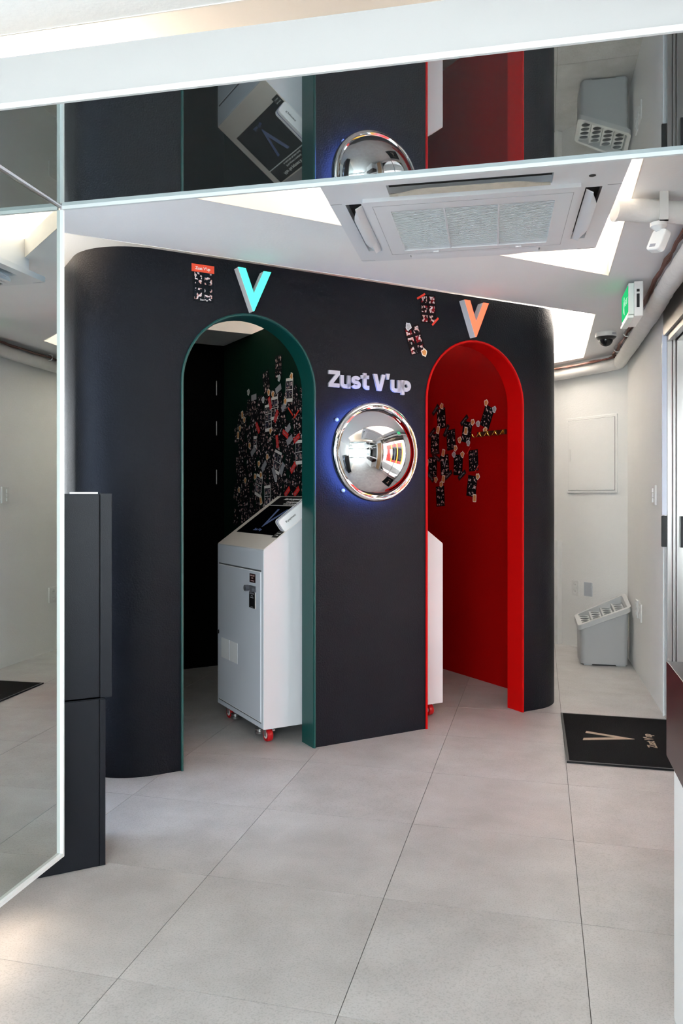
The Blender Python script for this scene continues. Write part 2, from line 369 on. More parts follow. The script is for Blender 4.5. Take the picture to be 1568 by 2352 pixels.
w3 = bpy.data.objects.new('window_3', None); COL.objects.link(w3); struct(w3); w3.location = L0 - DM * .725 - NM * .08; w3.rotation_euler = (0, 0, math.pi / 2 - AM)
for x in (-.405, .405): MB().box(x - .02, x + .02, -.03, .03, .15, 2.12).build('frame_post', FRAMEW, w3)
for z in (.17, 1.1, 2.10): MB().box(-.385, .385, -.03, .03, z - .02, z + .02).build('frame_rail', FRAMEW, w3)
for z0, z1 in ((.19, 1.08), (1.12, 2.08)): MB().box(-.385, .385, -.004, .004, z0, z1).build('tinted_pane', TINT, w3)
slab('wall_rear', [BC + N * 1.6, BC - N * .26, BC - N * .26 + D * .2, BC + N * 1.6 + D * .2], 0, HC + .02, WHITE)
slab('wall_back', [B(-.5, 2.24), B(4.1, 2.24), B(4.1, 2.40), B(-.5, 2.40)], 0, HC + .02, WHITE)
# shallow boxed-out ledge low on the rear wall
q0 = BC + N * .70; q1 = BC + N * 1.6
slab('trim_5', [q0, q1, q1 - D * .05, q0 - D * .05], 0, .887, WHITE)
# front room: far glazed wall behind the viewer and the right-hand shop window
FW = -2.9                       # y of the front glazing
pR = RW(-7.85, 0); pL = Vector((-3.02, -2.75, 0))
slab('wall_front_head', [Vector((-3.3, FW, 0)), Vector((.5, FW, 0)), Vector((.5, FW - .15, 0)), Vector((-3.3, FW - .15, 0))], 2.20, HC + .02, WHITE)
fwt = thing('window_1', 'wide front shop window', 'window'); del fwt['label']; del fwt['category']; struct(fwt)
fwt.location = (-1.4, FW, 0)
for x in (-1.85, -.62, .55, 1.85): MB().box(x - .03, x + .03, -.05, .05, 0, 2.2).build('mullion', STEEL, fwt)
MB().box(-1.85, 1.85, -.05, .05, 2.14, 2.2).build('head_rail', STEEL, fwt); MB().box(-1.85, 1.85, -.05, .05, 0, .06).build('sill_rail', STEEL, fwt)
for x0, x1 in ((-1.82, -.65), (-.59, .52), (.58, 1.82)): MB().box(x0, x1, -.006, .006, .06, 2.14).build('pane', GLASS, fwt)
# right wall towards the viewer: entrance door opening, pier, shop window
DOOR0, DOOR1 = -.0, -2.15
slab('wall_right_pier', [RW(DOOR1, 0), RW(-2.75, 0), RW(-2.75, .26), RW(DOOR1, .26)], 0, HC + .02, WHITE)
slab('trim_6', [RW(DOOR1 - .02, -.02), RW(-2.60, -.02), RW(-2.60, -.001), RW(DOOR1 - .02, -.001)], 0, 2.20, WOOD)
slab('wall_right_head', [RW(-2.75, 0), RW(-7.8, 0), RW(-7.8, .26), RW(-2.75, .26)], 2.2, HC + .02, WHITE)
slab('wall_right_sill', [RW(-2.75, 0), RW(-7.8, 0), RW(-7.8, .26), RW(-2.75, .26)], 0, .9, WHITE)
w2 = bpy.data.objects.new('window_2', None); COL.objects.link(w2); struct(w2); w2.location = RW(-2.75, .12); w2.rotation_euler = (0, 0, RZR)
for x in (0.03, 1.7, 3.4, 5.0): MB().box(x - .03, x + .03, -.04, .04, .9, 2.2).build('mullion', STEEL, w2)
for x0, x1 in ((.06, 1.67), (1.73, 3.37), (3.43, 4.97)): MB().box(x0, x1, -.006, .006, .9, 2.2).build('pane', GLASS, w2)

# ------------------------------------------------------------------ entrance door in the right wall (frame, tracks, glass leaf)
dr = bpy.data.objects.new('door_1', None); COL.objects.link(dr); struct(dr); dr.location = RW(0, 0); dr.rotation_euler = (0, 0, RZR)
# local: x towards the viewer from the jamb, y outwards
MB().box(-.006, .0, -.008, .02, 0, .981).build('corner_strip', FRAMEW, dr)
MB().box(-.012, .004, -.012, .012, 1.165, 2.21).build('edge_strip', mat('acrylic_strip', (.70, .74, .86), .2), dr)
MB().box(-.012, .010, -.016, .014, .981, 1.16).build('handle', BLKPL, dr, bevel=.003)
for k, (y0, y1, x1, m) in enumerate(((.012, .036, .030, STEEL), (.036, .043, .012, STEELD), (.043, .056, .024, STEEL), (.056, .062, .010, STEELD), (.062, .098, .034, STEEL), (.098, .26, .014, STEEL))):
    MB().box(0, x1, y0, y1, 0, 2.20).build('jamb_profile', m, dr, bevel=.002)
MB().box(-.002, 2.15, -.006, .012, 2.20, HC - .005).build('head_panel', STEELD, dr)
for (y0, y1, z0, m) in ((.012, .036, 2.165, STEELD), (.043, .056, 2.175, STEELD), (.062, .098, 2.165, STEELD), (.098, .26, 2.19, STEELD)):
    MB().box(0, 2.15, y0, y1, z0, HC - .01).build('head_profile', m, dr)
for k, (x0, x1, y) in enumerate(((.03, 1.10, .12), (1.06, 2.13, .16))):
    lf = MB().box(x0, x0 + .05, y - .018, y + .018, 0.01, 2.17).box(x1 - .05, x1, y - .018, y + .018, .01, 2.17).box(x0, x1, y - .018, y + .018, 2.11, 2.17).box(x0, x1, y - .018, y + .018, .01, .10).build('leaf_frame', STEEL, dr, bevel=.002)
    MB().box(x0 + .05, x1 - .05, y - .005, y + .005, .10, 2.11).build('pane', GLASS, lf)
    MB().box(x0 + .012, x0 + .038, y - .045, y - .018, .981, 1.16).build('pull', BLKPL, lf, bevel=.003)
MB().box(2.115, 2.15, .0, .26, 0, 2.2).build('jamb_profile', STEEL, dr)
MB().box(0, 2.15, .0, .26, -.002, .006).build('threshold', STEEL, dr)

# ------------------------------------------------------------------ mirrored portal: soffit and wall mirror
def lerp(a, b, t): return a + (b - a) * t
fa, fb = Vector((-.833, 2.587, 0)), Vector((.955, 2.167, 0)); na, nb = Vector((-.778, 1.931, 0)), Vector((.707, 1.604, 0))
FD = (fb - fa).normalized(); ND = (nb - na).normalized()
far_l, far_r = fa - FD * .012, fa + FD * 2.33
near_l, near_r = na - ND * .20, na + ND * 2.08
sof = struct(MB().pz([(p.x, p.y) for p in (far_l, far_r, near_r, near_l)], ZM + .004, 2.322).build('trim_7', FASC, None))
def inset(p, a): return p
MB().pz([(p.x, p.y) for p in (far_l, far_r, near_r, near_l)], ZM, ZM + .0039).build('soffit_mirror', MIRC, sof)
def rail(a, b, nrm, wd, z0, z1, name, parent, m=FRAMEW): 
    return MB().pz([(a.x, a.y), (b.x, b.y), ((b + nrm * wd).x, (b + nrm * wd).y), ((a + nrm * wd).x, (a + nrm * wd).y)], z0, z1).build(name, m, parent)
fn = Vector((-FD.y, FD.x, 0)); nn_ = Vector((ND.y, -ND.x, 0))
rail(far_l, far_r, fn, .010, ZM - .011, 2.322, 'frame_rail', sof)
rail(near_l, near_r, nn_, .008, ZM - .009, ZM + .004, 'frame_rail', sof)
# wall mirror: local x = into the room (normal), y = along the wall away from the viewer
wm = thing('wall_mirror', 'tall frameless-looking wall mirror with slim white edge trim, left foreground', 'mirror', M0, RZM)
wm['label'] = 'tall wall mirror with slim white edge trim standing beside the black cabinet'
LM = 1.75
MB().box(-.030, -.004, -LM, 0, .131, ZM - .002).build('backing_board', BOARD, wm)
MB().box(-.0039, 0, -LM, 0, .131, ZM - .002).build('mirror_glass', MIRL, wm)
MB().box(-.030, .011, 0, .008, .120, ZM - .012).build('frame_rail', FRAMEW, wm)
MB().box(-.030, .011, -LM, 0, .120, .131).build('frame_rail', FRAMEW, wm)
MB().box(-.020, .004, -LM, 0, ZM - .006, ZM - .001).build('top_channel', STEEL, wm)
MB().box(-.026, -.012, -LM + .05, -.16, .114, .1195).build('floor_led_strip', LEDF, wm)
MB().box(-.20, -.030, -LM, -.35, .0, ZM).build('carcass', BOARD, wm) if False else None

# ------------------------------------------------------------------ photo booth
bo = thing('photo_booth', 'charcoal plastered photo booth with rounded ends and two arched doorways', 'booth', W0, RZB)
T = .115; AR1 = (0.0, .695); AR2 = (1.393, 2.088); SPR = 1.805
def arch_pts(s0, s1, grow=0.0, n=28):
    c = (s0 + s1) / 2; r = (s1 - s0) / 2 + grow
    return [(c - r * math.cos(math.pi * i / n), SPR + r * math.sin(math.pi * i / n)) for i in range(n + 1)]
def front_poly():
    p = [(-.13, 0)]
    for s0, s1 in (AR1, AR2): p += [(s0, 0)] + arch_pts(s0, s1) + [(s1, 0)]
    return p + [(2.21, 0), (2.21, HC), (-.13, HC)]
sh = MB().py(front_poly(), 0, T)
def arcw(cs, cw, r, a0, a1, n=14): return [(cs + r * math.cos(R(lerp(a0, a1, i / n))), cw + r * math.sin(R(lerp(a0, a1, i / n)))) for i in range(n + 1)]
WB = 2.10
left = arcw(-.13, .30, .30, 270, 180) + [(-.43, WB + .1), (-.43 + T, WB + .1)] + arcw(-.13, .30, .30 - T, 180, 270)
right = arcw(2.21, .32, .32, 270, 360) + [(2.53, WB + .1), (2.53 - T, WB + .1)] + arcw(2.21, .32, .32 - T, 0, -90)
def shellprism(mb, pts):
    n = len(pts) // 2; out = pts[:n]; inn = pts[n:][::-1]
    vs = []; fs = []
    for (a, b) in zip(out, inn): vs += [(a[0], a[1], 0), (b[0], b[1], 0), (a[0], a[1], HC), (b[0], b[1], HC)]
    for i in range(n - 1):
        k = 4 * i; q = k + 4
        fs += [(k, q, q + 2, k + 2), (k + 1, k + 3, q + 3, q + 1), (k + 2, q + 2, q + 3, k + 3), (k, k + 1, q + 1, q)]
    fs += [(0, 2, 3, 1), (4 * n - 4, 4 * n - 3, 4 * n - 1, 4 * n - 2)]
    mb.add(vs, fs)
shellprism(sh, left); shellprism(sh, right)
sh.box(-.43, 2.53, WB + .01, WB + .1, 0, HC)
shell = sh.build('shell', CHAR, bo, smooth=True)
# linings of the booths
PT0, PT1 = 1.05, 1.10
MB().box(-.312, -.306, .16, WB, 0, HC).box(-.31, PT0, WB, WB + .008, 0, HC).build('black_lining', BLACK, bo)
MB().box(-.306, -.004, T - .001, T + .006, 0, HC).box(.70, PT0, T, T + .004, 0, HC).build('inner_facing', BLACK, bo)
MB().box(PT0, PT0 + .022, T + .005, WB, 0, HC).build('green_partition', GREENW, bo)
MB().box(PT0 + .0225, PT1, T + .005, WB, 0, HC).build('red_partition', REDW, bo)
MB().box(2.41, 2.4145, T + .2, WB, 0, HC).box(PT1, 2.41, WB, WB + .008, 0, HC).build('red_lining', REDW, bo)
MB().box(PT1, 1.388, T, T + .004, 0, HC).box(2.093, 2.25, T, T + .004, 0, HC).build('red_inner_facing', REDW, bo)
def arch_lining(s0, s1, m, name):
    mb = MB(); r = .006
    o = [(s0, 0)] + arch_pts(s0, s1) + [(s1, 0)]; c = (s0 + s1) / 2
    i_ = [(s0 + r, 0)] + arch_pts(s0 + r, s1 - r) + [(s1 - r, 0)]
    n = len(o); vs = []; fs = []
    for a, b in zip(o, i_): vs += [(a[0], -.002, a[1]), (b[0], -.002, b[1]), (a[0], T + .006, a[1]), (b[0], T + .006, b[1])]
    for i in range(n - 1):
        k = 4 * i; q = k + 4; fs += [(k, q, q + 1, k + 1), (k + 2, k + 3, q + 3, q + 2), (k + 1, q + 1, q + 3, k + 3), (k, k + 2, q + 2, q)]
    mb.add(vs, fs); mb.build(name + '_lining', m, bo, smooth=True)
    path = [(s0 - .001, -.004, 0)] + [(p[0], -.004, p[1]) for p in arch_pts(s0, s1, .001)] + [(s1 + .001, -.004, 0)]
    MB().tube(path, .0065, 8, upv=(0, 1, 0)).build(name + '_edge_trim', m, bo, smooth=True)
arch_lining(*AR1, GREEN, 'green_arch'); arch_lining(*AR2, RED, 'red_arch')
for z0, z1 in ((2.03, 2.138), (1.729, 1.834), (1.363, 1.471)):
    MB().box(.9875, .9925, WB - .004, WB, z0, z1).build('white_strip', INK, bo)  # thin upright strips in plain white

# ------------------------------------------------------------------ lit V signs
VO = [(-.0865, .201), (-.0485, .201), (-.0045, .084), (.0475, .199), (.0865, .199), (-.003, 0), (-.009, 0)]
def vsign(s, z, face, lab, side):
    t = thing('letter_sign', lab, 'sign', B(s, 0, z), RZB, 'lit letters over the two doorways')
    cxy = lambda k: [(x * k, .1 + (y - .1) * k) for x, y in VO]
    MB().py(VO, -.046, 0).build('metal_return', mat('sign_metal', (.70, .70, .72), .4), t)
    MB().py(cxy(.995), -.050, -.0462).build('lit_face', face, t)
vsign(.3465, 2.163, VGREEN, 'glowing mint green letter V over the left doorway', 0)
vsign(1.706, 2.168, VRED, 'glowing coral red letter V over the right doorway', 1)

# ------------------------------------------------------------------ lettering
lt = thing('wall_lettering', 'raised pale grey wall lettering above the domed mirror', 'sign', B(1.03, 0, 1.875), RZB)
def ribbon(mb, pts, wd, h0, h1, closed=False):
    """thick stroke along a centre line in (x, z), extruded in y"""
    P_ = [Vector((p[0], p[1])) for p in pts]; n = len(P_); A_ = []; B_ = []
    for i in range(n):
        a = P_[i - 1] if (i or closed) else P_[i]; b = P_[(i + 1) % n] if (i < n - 1 or closed) else P_[i]
        t = (b - a).normalized(); q = Vector((-t.y, t.x)) * (wd / 2); A_.append(P_[i] + q); B_.append(P_[i] - q)
    for i in range(n if closed else n - 1):
        j = (i + 1) % n; c = [A_[i], A_[j], B_[j], B_[i]]
        mb.add([(v.x, h0, v.y) for v in c] + [(v.x, h1, v.y) for v in c], [(0, 1, 2, 3), (4, 5, 6, 7), (0, 1, 5, 4), (2, 3, 7, 6), (1, 2, 6, 5), (3, 0, 4, 7)])
def glyph(ch, W, H, desc=0.0):
    mb = MB(); k = .0205; y0, y1 = -.012, 0
    if ch == 'Z': mb.py([(0, H), (W, H), (W, H - k * .95), (k * 1.25, k * .95), (W * .97, k * .95), (W * .97, 0), (0, 0), (0, k * .95), (W - k * 1.3, H - k * .95), (0, H - k * .95)], y0, y1)
    elif ch == 'V': mb.py([(0, H), (k * 1.12, H), (W * .49, H * .36), (W - k * 1.12, H), (W, H), (W * .66, 0), (W * .33, 0)], y0, y1)
    elif ch == "'": mb.py([(0, H), (W, H), (W * .72, 0), (W * .18, 0)], y0, y1)
    elif ch == 'u':
        r = (W - k) / 2
        ribbon(mb, [(k / 2, H)] + [(k / 2 + r - r * math.cos(math.pi * i / 14), k / 2 + r * .72 - r * .72 * math.sin(math.pi * i / 14)) for i in range(15)] + [(W - k / 2, H)], k, y0, y1)
        mb.box(W - k, W, y0, y1, 0, H)
    elif ch == 's':
        rx, ry = (W - k) / 2, (H - k) / 4; cx = W / 2
        top = [(cx + rx * math.cos(R(a)), H - k / 2 - ry + ry * math.sin(R(a))) for a in range(15, 271, 17)]
        bot = [(cx + rx * math.cos(R(a)), k / 2 + ry + ry * math.sin(R(a))) for a in range(73, -166, -17)]
        ribbon(mb, top + bot, k * .92, y0, y1)
    elif ch == 't':
        ribbon(mb, [(W * .46, H)] + [(W * .46, H * .32)] + [(W * .46 + .016 * (1 - math.cos(R(a))), k / 2 + .014 - .014 * math.sin(R(a))) for a in range(15, 91, 15)] + [(W, k / 2)], k, y0, y1)
        mb.box(0, W * .97, y0, y1, H * .66, H * .66 + k * .86)
    elif ch == 'p':
        b = H - desc; mb.box(0, k, y0, y1, 0, H)
        rx, rz = (W - k) / 2, (b - k) / 2
        ribbon(mb, [(k / 2 + rx + rx * math.cos(2 * math.pi * i / 24), desc + k / 2 + rz + rz * math.sin(2 * math.pi * i / 24)) for i in range(24)], k, y0, y1, True)
    return mb
for ch, s0, s1, z0, z1 in (('Z', .775, .840, 1.833, 1.918), ('u', .843, .904, 1.831, 1.898), ('s', .908, .967, 1.831, 1.900), ('t', .968, 1.018, 1.832, 1.918), ('V', 1.044, 1.120, 1.831, 1.918), ("'", 1.124, 1.147, 1.894, 1.925), ('u', 1.155, 1.217, 1.829, 1.895), ('p', 1.220, 1.283, 1.819, 1.897)):
    mb = glyph(ch, s1 - s0, z1 - z0, .018); mb.v = [(v[0] + s0 - 1.03, v[1], v[2] + z0 - 1.875) for v in mb.v]
    mb.build('letter', GREYLET, lt)

# ------------------------------------------------------------------ domed mirror with blue back light
dm = thing('dome_mirror', 'round chrome convex mirror glowing blue round its rim', 'mirror', B(1.02, 0, 1.503), RZB)
rs = .235; hd = .135; Rs = (rs * rs + hd * hd) / (2 * hd)
prof = []
for i in range(25):
    a = math.asin(rs / Rs) * i / 24; prof.append((max(Rs * math.sin(a), 0 if i == 0 else 1e-4), -.082 - (Rs * math.cos(a) - (Rs - hd))))
MB().lathe(prof, 72, 'y').build('mirror_dome', CHROME, dm, smooth=True)
rim = [(.232, -.074), (.232, -.086), (.238, -.093), (.248, -.092), (.256, -.085), (.259, -.072), (.258, -.060), (.250, -.056), (.232, -.058), (.232, -.074)]
MB().lathe(rim[:-1] + [rim[0]], 72, 'y').build('rim', CHROME, dm, smooth=True)
MB().lathe([(.02, -.058), (.232, -.058), (.232, -.066), (.02, -.066)], 48, 'y').build('back_plate', CHAR, dm)
MB().lathe([(.205, -.0), (.205, -.056)], 48, 'y').build('spacer_ring', CHAR, dm)
MB().lathe([(.226, -.050), (.236, -.050), (.236, -.056), (.226, -.056), (.226, -.050)], 48, 'y').build('blue_light_ring', LEDB, dm)
for s, z in ((.825, 1.668), (.863, 1.303)):
    MB().lathe([(.010, 0), (.010, -.008), (.006, -.012), (.0001, -.012)], 12, 'y', (s - 1.02, 0, z - 1.503)).build('cable_clip', mat('clip_plastic', (.25, .27, .32), .2), dm, smooth=True)

# ------------------------------------------------------------------ kiosks
def kiosk(loc, flip, lab, depth, full):
    k = thing('photo_kiosk', lab, 'kiosk', loc, RZB, 'kiosks inside the booth'); sg = -1 if flip else 1
    X = lambda x: sg * x
    KW = .635; slope = (1.273 - 1.0) / .384
    prof = [(X(0), .08), (X(depth), .08), (X(depth), 1.273), (X(.384), 1.273), (X(0), 1.0)]
    MB().py(prof, 0, KW).build('body', KWHITE, k, bevel=.003)
    th = math.atan(slope); L = .384 / math.cos(th)
    # plane of the sloping top: q along the slope, y across, h above it
    def top(q, y, h): return (X(q * math.cos(th) - h * math.sin(th)), y, 1.0 + q * math.sin(th) + h * math.cos(th))
    def plate(q0, q1, y0, y1, h0, h1, name, m, parent=k):
        vs = [top(q0, y0, h0), top(q1, y0, h0), top(q1, y1, h0), top(q0, y1, h0), top(q0, y0, h1), top(q1, y0, h1), top(q1, y1, h1), top(q0, y1, h1)]
        return MB().add(vs, [(0,3,2,1),(4,5,6,7),(0,1,5,4),(1,2,6,5),(2,3,7,6),(3,0,4,7)]).build(name, m, parent)
    plate(.002, L - .001, .003, KW - .003, 0, .0015, 'sloping_top', KCREAM)
    MB().box(X(-.001) if not flip else 0, X(0) if not flip else .001, .004, KW - .004, .084, .996).build('end_panel', KGREY, k)
    e = -1
    def face(x0, x1, y0, y1, z0, z1, name, m, parent=k, bevel=0): 
        a, b = sorted((X(-x0), X(-x1))); return MB().box(a, b, y0, y1, z0, z1).build(name, m, parent, bevel)
    gap_shade = mat('panel_gap', (.10, .11, .12), .6)  # dark strips stand in for the shadow line along the door edges
    hi = mat('panel_edge', (.92, .93, .95), .35)
    face(.001, .0022, .028, .606, .112, .888, 'door_frame', hi)
    face(.0012, .0030, .026, .608, .886, .8935, 'panel_gap', gap_shade); face(.0012, .0030, .026, .608, .1075, .1115, 'panel_gap', gap_shade)
    door = face(.0015, .0045, .032, .602, .1165, .8815, 'door', KGREY)
    win = face(.003, .0052, .330, .567, .358, .470, 'print_slot', mat('slot_plastic_lit', (.93, .95, .97), .2), door)  # slot colour paled to carry the light reflected off its plastic
    MB().box(*sorted((X(-.005), X(-.0062))), .447, .452, .358, .470).build('slot_divider', KGREY, win)
    lb = face(.004, .0056, .092, .166, .822, .868, 'notice_plate', mat('maroon_label', (.02, .006, .007), .4), door)
    lb2 = face(.004, .0056, .098, .172, .688, .772, 'notice_plate', BLACKP, door)
    face(.004, .0056, .086, .097, .688, .770, 'plate_edge', INK, door)
    hd_ = MB(); hd_.box(*sorted((X(-.004), X(-.010))), .085, .160, .776, .806); hd_.lathe([(.0001, 0), (.016, 0), (.016, .022), (.012, .026), (.0001, .026)], 16, 'x', (X(-.028) if not flip else .002, .180, .790)); hd_.lathe([(.0001, 0), (.014, 0), (.014, .018), (.0001, .022)], 16, 'x', (X(-.026) if not flip else .004, .105, .786))
    hd_.build('handle', mat('handle_grey', (.10, .105, .12), .3), door, smooth=True)
    MB().lathe([(.0001, -.003), (.011, -.003), (.012, .003), (.0001, .003)], 16, 'x', (X(-.006), .612, .495)).build('lock', BLKPL, k, smooth=True)
    # screen
    scr = plate(.115, .372, .045, .575, .0012, .0035, 'screen', GLASSB)
    plate(.372, .378, .045, .575, .0012, .0038, 'divider_line', INK)
    hdr = plate(.378, .463, .045, .575, .0012, .0035, 'header_panel', BLACKP)
    sm = plate(.100, .150, .012, .075, .0014, .0042, 'card_notice', BLACKP)
    if full:
        # things printed on the sloping panel read from the low end: text-up = +q, text-right = -y
        def TM(q, y, h): 
            o_ = Vector(top(q, y, h)); u = Vector((0, -1, 0)); v = Vector(top(1, 0, 0)) - Vector(top(0, 0, 0)); n_ = u.cross(v)
            return Matrix(((u.x, v.x, n_.x, o_.x), (u.y, v.y, n_.y, o_.y), (u.z, v.z, n_.z, o_.z), (0, 0, 0, 1)))
        def ink(txt, size, q, y, par, m=INK, h=.0040, **kw):
            me = text_mesh(txt, size, 'lettering', ext=.0002, **kw); me.transform(TM(q, y, h)); link('lettering', me, m, par)
        ink('After the payment is completed', .026, .437, .31, hdr, off=.0007)
        ink('(If the payment is completed,', .0155, .410, .315, hdr, off=.0003)
        ink('no refund after the photo shoot)', .0155, .391, .31, hdr, off=.0003)
        ink("Zust V'up", .026, .150, .34, scr, SCRV, off=.0006)
        ink('Insert card', .0105, .134, .043, sm, h=.0046); ink('IC CARD', .0095, .116, .043, sm, h=.0046)
        ms = MB(); vv = [(-.075, .165), (-.050, .165), (-.006, .05), (.046, .165), (.075, .165), (.004, 0), (-.004, 0)]
        ms.M = TM(.175, .33, .0037); ms.pz(vv, 0, .0003); ms.build('logo_mark', SCRV, scr)
        tx = Matrix(((0, 0, -1, -.0061), (-1, 0, 0, .129), (0, 1, 0, .845), (0, 0, 0, 1)))
        def ink2(txt, size, y, z, par, m=INK):
            me = text_mesh(txt, size, 'lettering', ext=.0002, off=.0002); me.transform(Matrix(((0, 0, -1, -.0060), (-1, 0, 0, y), (0, 1, 0, z), (0, 0, 0, 1)))); link('lettering', me, m, par)
        pk = mat('pink_ink', (.55, .36, .36), .5)
        ink2('COIN ONLY', .0105, .129, .858, lb, pk); ink2('notice', .009, .129, .846, lb, pk); ink2('no change', .0095, .129, .832, lb, pk)
        ink2('PHOTO PRINT', .0088, .135, .763, lb2, GREYCARD); ink2('pick up', .0088, .135, .753, lb2, GREYCARD); ink2('downloads', .0088, .135, .743, lb2, GREYCARD); ink2('scan here', .008, .135, .694, lb2, GREYCARD)
    # card terminal standing on the front edge of the slope
    if full:
        tp = roundrect(.150, .400, -.004, .070, .018)
        tb = MB().prism(tp, .004, .050, lambda q, h, y: top(q, y, h)).build('card_terminal', mat('terminal_white', (.80, .81, .83), .3), k, bevel=.002)
        MB().prism(roundrect(.149, .401, .0, .071, .018), .026, .029, lambda q, h, y: top(q, y, h)).build('terminal_seam', mat('violet_seam', (.10, .07, .26), .4), tb)
        me = text_mesh('K:payment', .016, 'lettering', ext=.0002, off=.0002, align='LEFT')
        o_ = Vector(top(.185, .0035, .040)); u = (Vector(top(1, 0, 0)) - Vector(top(0, 0, 0))); v = Vector(top(0, 0, 1)) - Vector(top(0, 0, 0)); n_ = u.cross(v)
        me.transform(Matrix(((u.x, v.x, n_.x, o_.x), (u.y, v.y, n_.y, o_.y), (u.z, v.z, n_.z, o_.z), (0, 0, 0, 1)))); link('lettering', me, BLACKP, tb)
    # castors and levelling feet
    for cx, cy in ((.055, .065), (.055, .57), (depth - .06, .065), (depth - .06, .57)):
        ca = MB().box(*sorted((X(cx - .022), X(cx + .022))), cy - .03, cy + .03, .074, .080).box(*sorted((X(cx - .020), X(cx - .017))), cy - .014, cy + .014, .030, .076).box(*sorted((X(cx + .017), X(cx + .020))), cy - .014, cy + .014, .030, .076)
        ca.box(*sorted((X(cx + .018), X(cx + .034))), cy - .012, cy + .006, .052, .060)
        cst = ca.build('castor', mat('castor_steel', (.55, .55, .55), .3, metal=1.0), k)
        MB().lathe([(.012, -.0145), (.033, -.0145), (.0345, -.011), (.0345, .011), (.033, .0145), (.012, .0145)], 28, 'x', (X(cx), cy, .0345)).build('wheel', RUB, cst, smooth=True)
        MB().lathe([(.0001, -.0158), (.019, -.0158), (.019, .0158), (.0001, .0158)], 24, 'x', (X(cx), cy, .0345)).build('hub', INK, cst, smooth=True)
    for cx, cy in ((.05, .155), (.05, .49), (depth - .07, .155), (depth - .07, .49)):
        MB().lathe([(.0001, .018), (.026, .018), (.028, .021), (.028, .028), (.022, .031), (.022, .037), (.027, .039), (.027, .046), (.008, .049), (.008, .082), (.0001, .082)], 20, 'z', (X(cx), cy, 0)).build('levelling_foot', mat('foot_steel', (.5, .5, .5), .3, metal=1.0), k, smooth=True)
    return k
kiosk(B(.485, .152), False, 'white photo kiosk with sloping screen seen through the left arch', .545, True)
kiosk(B(1.622, .152), True, 'white photo kiosk half hidden behind the left edge of the red arch', .505, False)

# ------------------------------------------------------------------ prints, stickers, tapes on the booth walls
def on(o, loc, rz, tilt): 
    o.location = loc; o.rotation_euler = (0, 0, 0)
    o.matrix_basis = Matrix.Translation(loc) @ Matrix.Rotation(rz, 4, 'Z') @ Matrix.Rotation(R(tilt), 4, 'Y')
    return o
def card_mesh(w_, h_, th=.0012): return MB().box(-w_ / 2, w_ / 2, -th, 0, -h_ / 2, h_ / 2).mesh('card')
PM = {}
def pm(key, w_, h_, m, th=.0012):
    if key not in PM: me = card_mesh(w_, h_, th); me.materials.append(m); PM[key] = me
    return PM[key]
def wallcard(name, key, w_, h_, m, loc, rz, tilt, lab, cat, group=None, th=.0012):
    o = bpy.data.objects.new(name, pm(key, w_, h_, m, th)); COL.objects.link(o); on(o, loc, rz, tilt); tag(o, lab, cat, group); return o
def parttext(parent, txt, size, m, dy, loc=(0, 0), name='lettering', **k):
    me = text_mesh(txt, size, name, ext=.0002, **k); me.transform(Matrix.Translation((loc[0], dy, loc[1])) @ UP); return link(name, me, m, parent)
F = lambda s, z, d=.0006: B(s, -d, z)
# poster left of the green V
po = thing('photo_poster', 'dark four-picture poster under an orange header left of the green V', 'poster'); on(po, F(.103, 2.275), RZB, 0)
MB().box(-.051, .051, -.0012, 0, -.087, .060).build('picture_sheet', PRB2, po)
hd2 = MB().box(-.058, .054, -.0028, -.0013, .052, .088).build('header', ORLAB, po)
parttext(hd2, "Zust V'up", .019, INK, -.0031, (-.003, .069), off=.0004)
parttext(po, "Zust V'up", .010, INK, -.0015, (.003, -.077), off=.0002)
# two prints by the red V
p2 = wallcard('photo_print', 'print_red', .103, .153, PRR, F(1.405, 2.300), RZB, -2.5, 'red and black photo print held by two red tapes left of the red V', 'photo')
p3 = wallcard('photo_print', 'print_red', .103, .153, PRR, F(1.3155, 2.123), RZB, -19, 'tilted red and black photo print with silver and orange stickers on its corners', 'photo')
def tape(loc, rz, tilt, ln, wd, lab, m=REDTAPE, key='tape'): return wallcard('tape_strip', key + str(ln), ln, wd, m, loc, rz, tilt, lab, 'tape', th=.0008)
tape(F(1.3565, 2.365, .0022), RZB, -32, .062, .011, 'short red tape across the top left corner of the upper print by the red V')
tape(F(1.452, 2.237, .0022), RZB, -46, .060, .011, 'short red tape across the bottom right corner of the upper print by the red V')
SM = {}
def sticker(loc, rz, tilt, lab, col='o', shape=0, size=.030, group=None):
    key = (col, shape, size)
    if key not in SM:
        rd = random.Random(hash(key) % 1000 + shape); n = 14
        if shape == 2: pts = roundrect(-.65 * size * .9, .65 * size * .9, -size * .9, size * .9, size * .22, 3)
        else: pts = [(size * (1 + .18 * math.sin(3 * 2 * math.pi * i / n + shape) + .10 * rd.uniform(-1, 1)) * .86 * math.cos(2 * math.pi * i / n), size * (1 + .16 * math.cos(5 * 2 * math.pi * i / n + shape) + .08 * rd.uniform(-1, 1)) * .95 * math.sin(2 * math.pi * i / n)) for i in range(n)]
        a = MB().py(pts, -.0008, 0).mesh('border'); a.materials.append(STICK if col == 'o' else mat('sticker_silver', (.62, .64, .68), .4))
        b = MB().py([(p[0] * .74, p[1] * .74) for p in pts], -.0011, -.0008).mesh('picture'); b.materials.append(STICKO if col == 'o' else STICKG)
        SM[key] = (a, b)
    a, b = SM[key]
    o = bpy.data.objects.new('sticker', a); COL.objects.link(o); on(o, loc, rz, tilt); tag(o, lab, 'sticker', group)
    c = bpy.data.objects.new('picture', b); COL.objects.link(c); c.parent = o
    return o
sticker(F(1.271, 2.191, .0022), RZB, 10, 'silver grey sticker on the top left corner of the tilted print by the red arch', 'g', 1, .022)
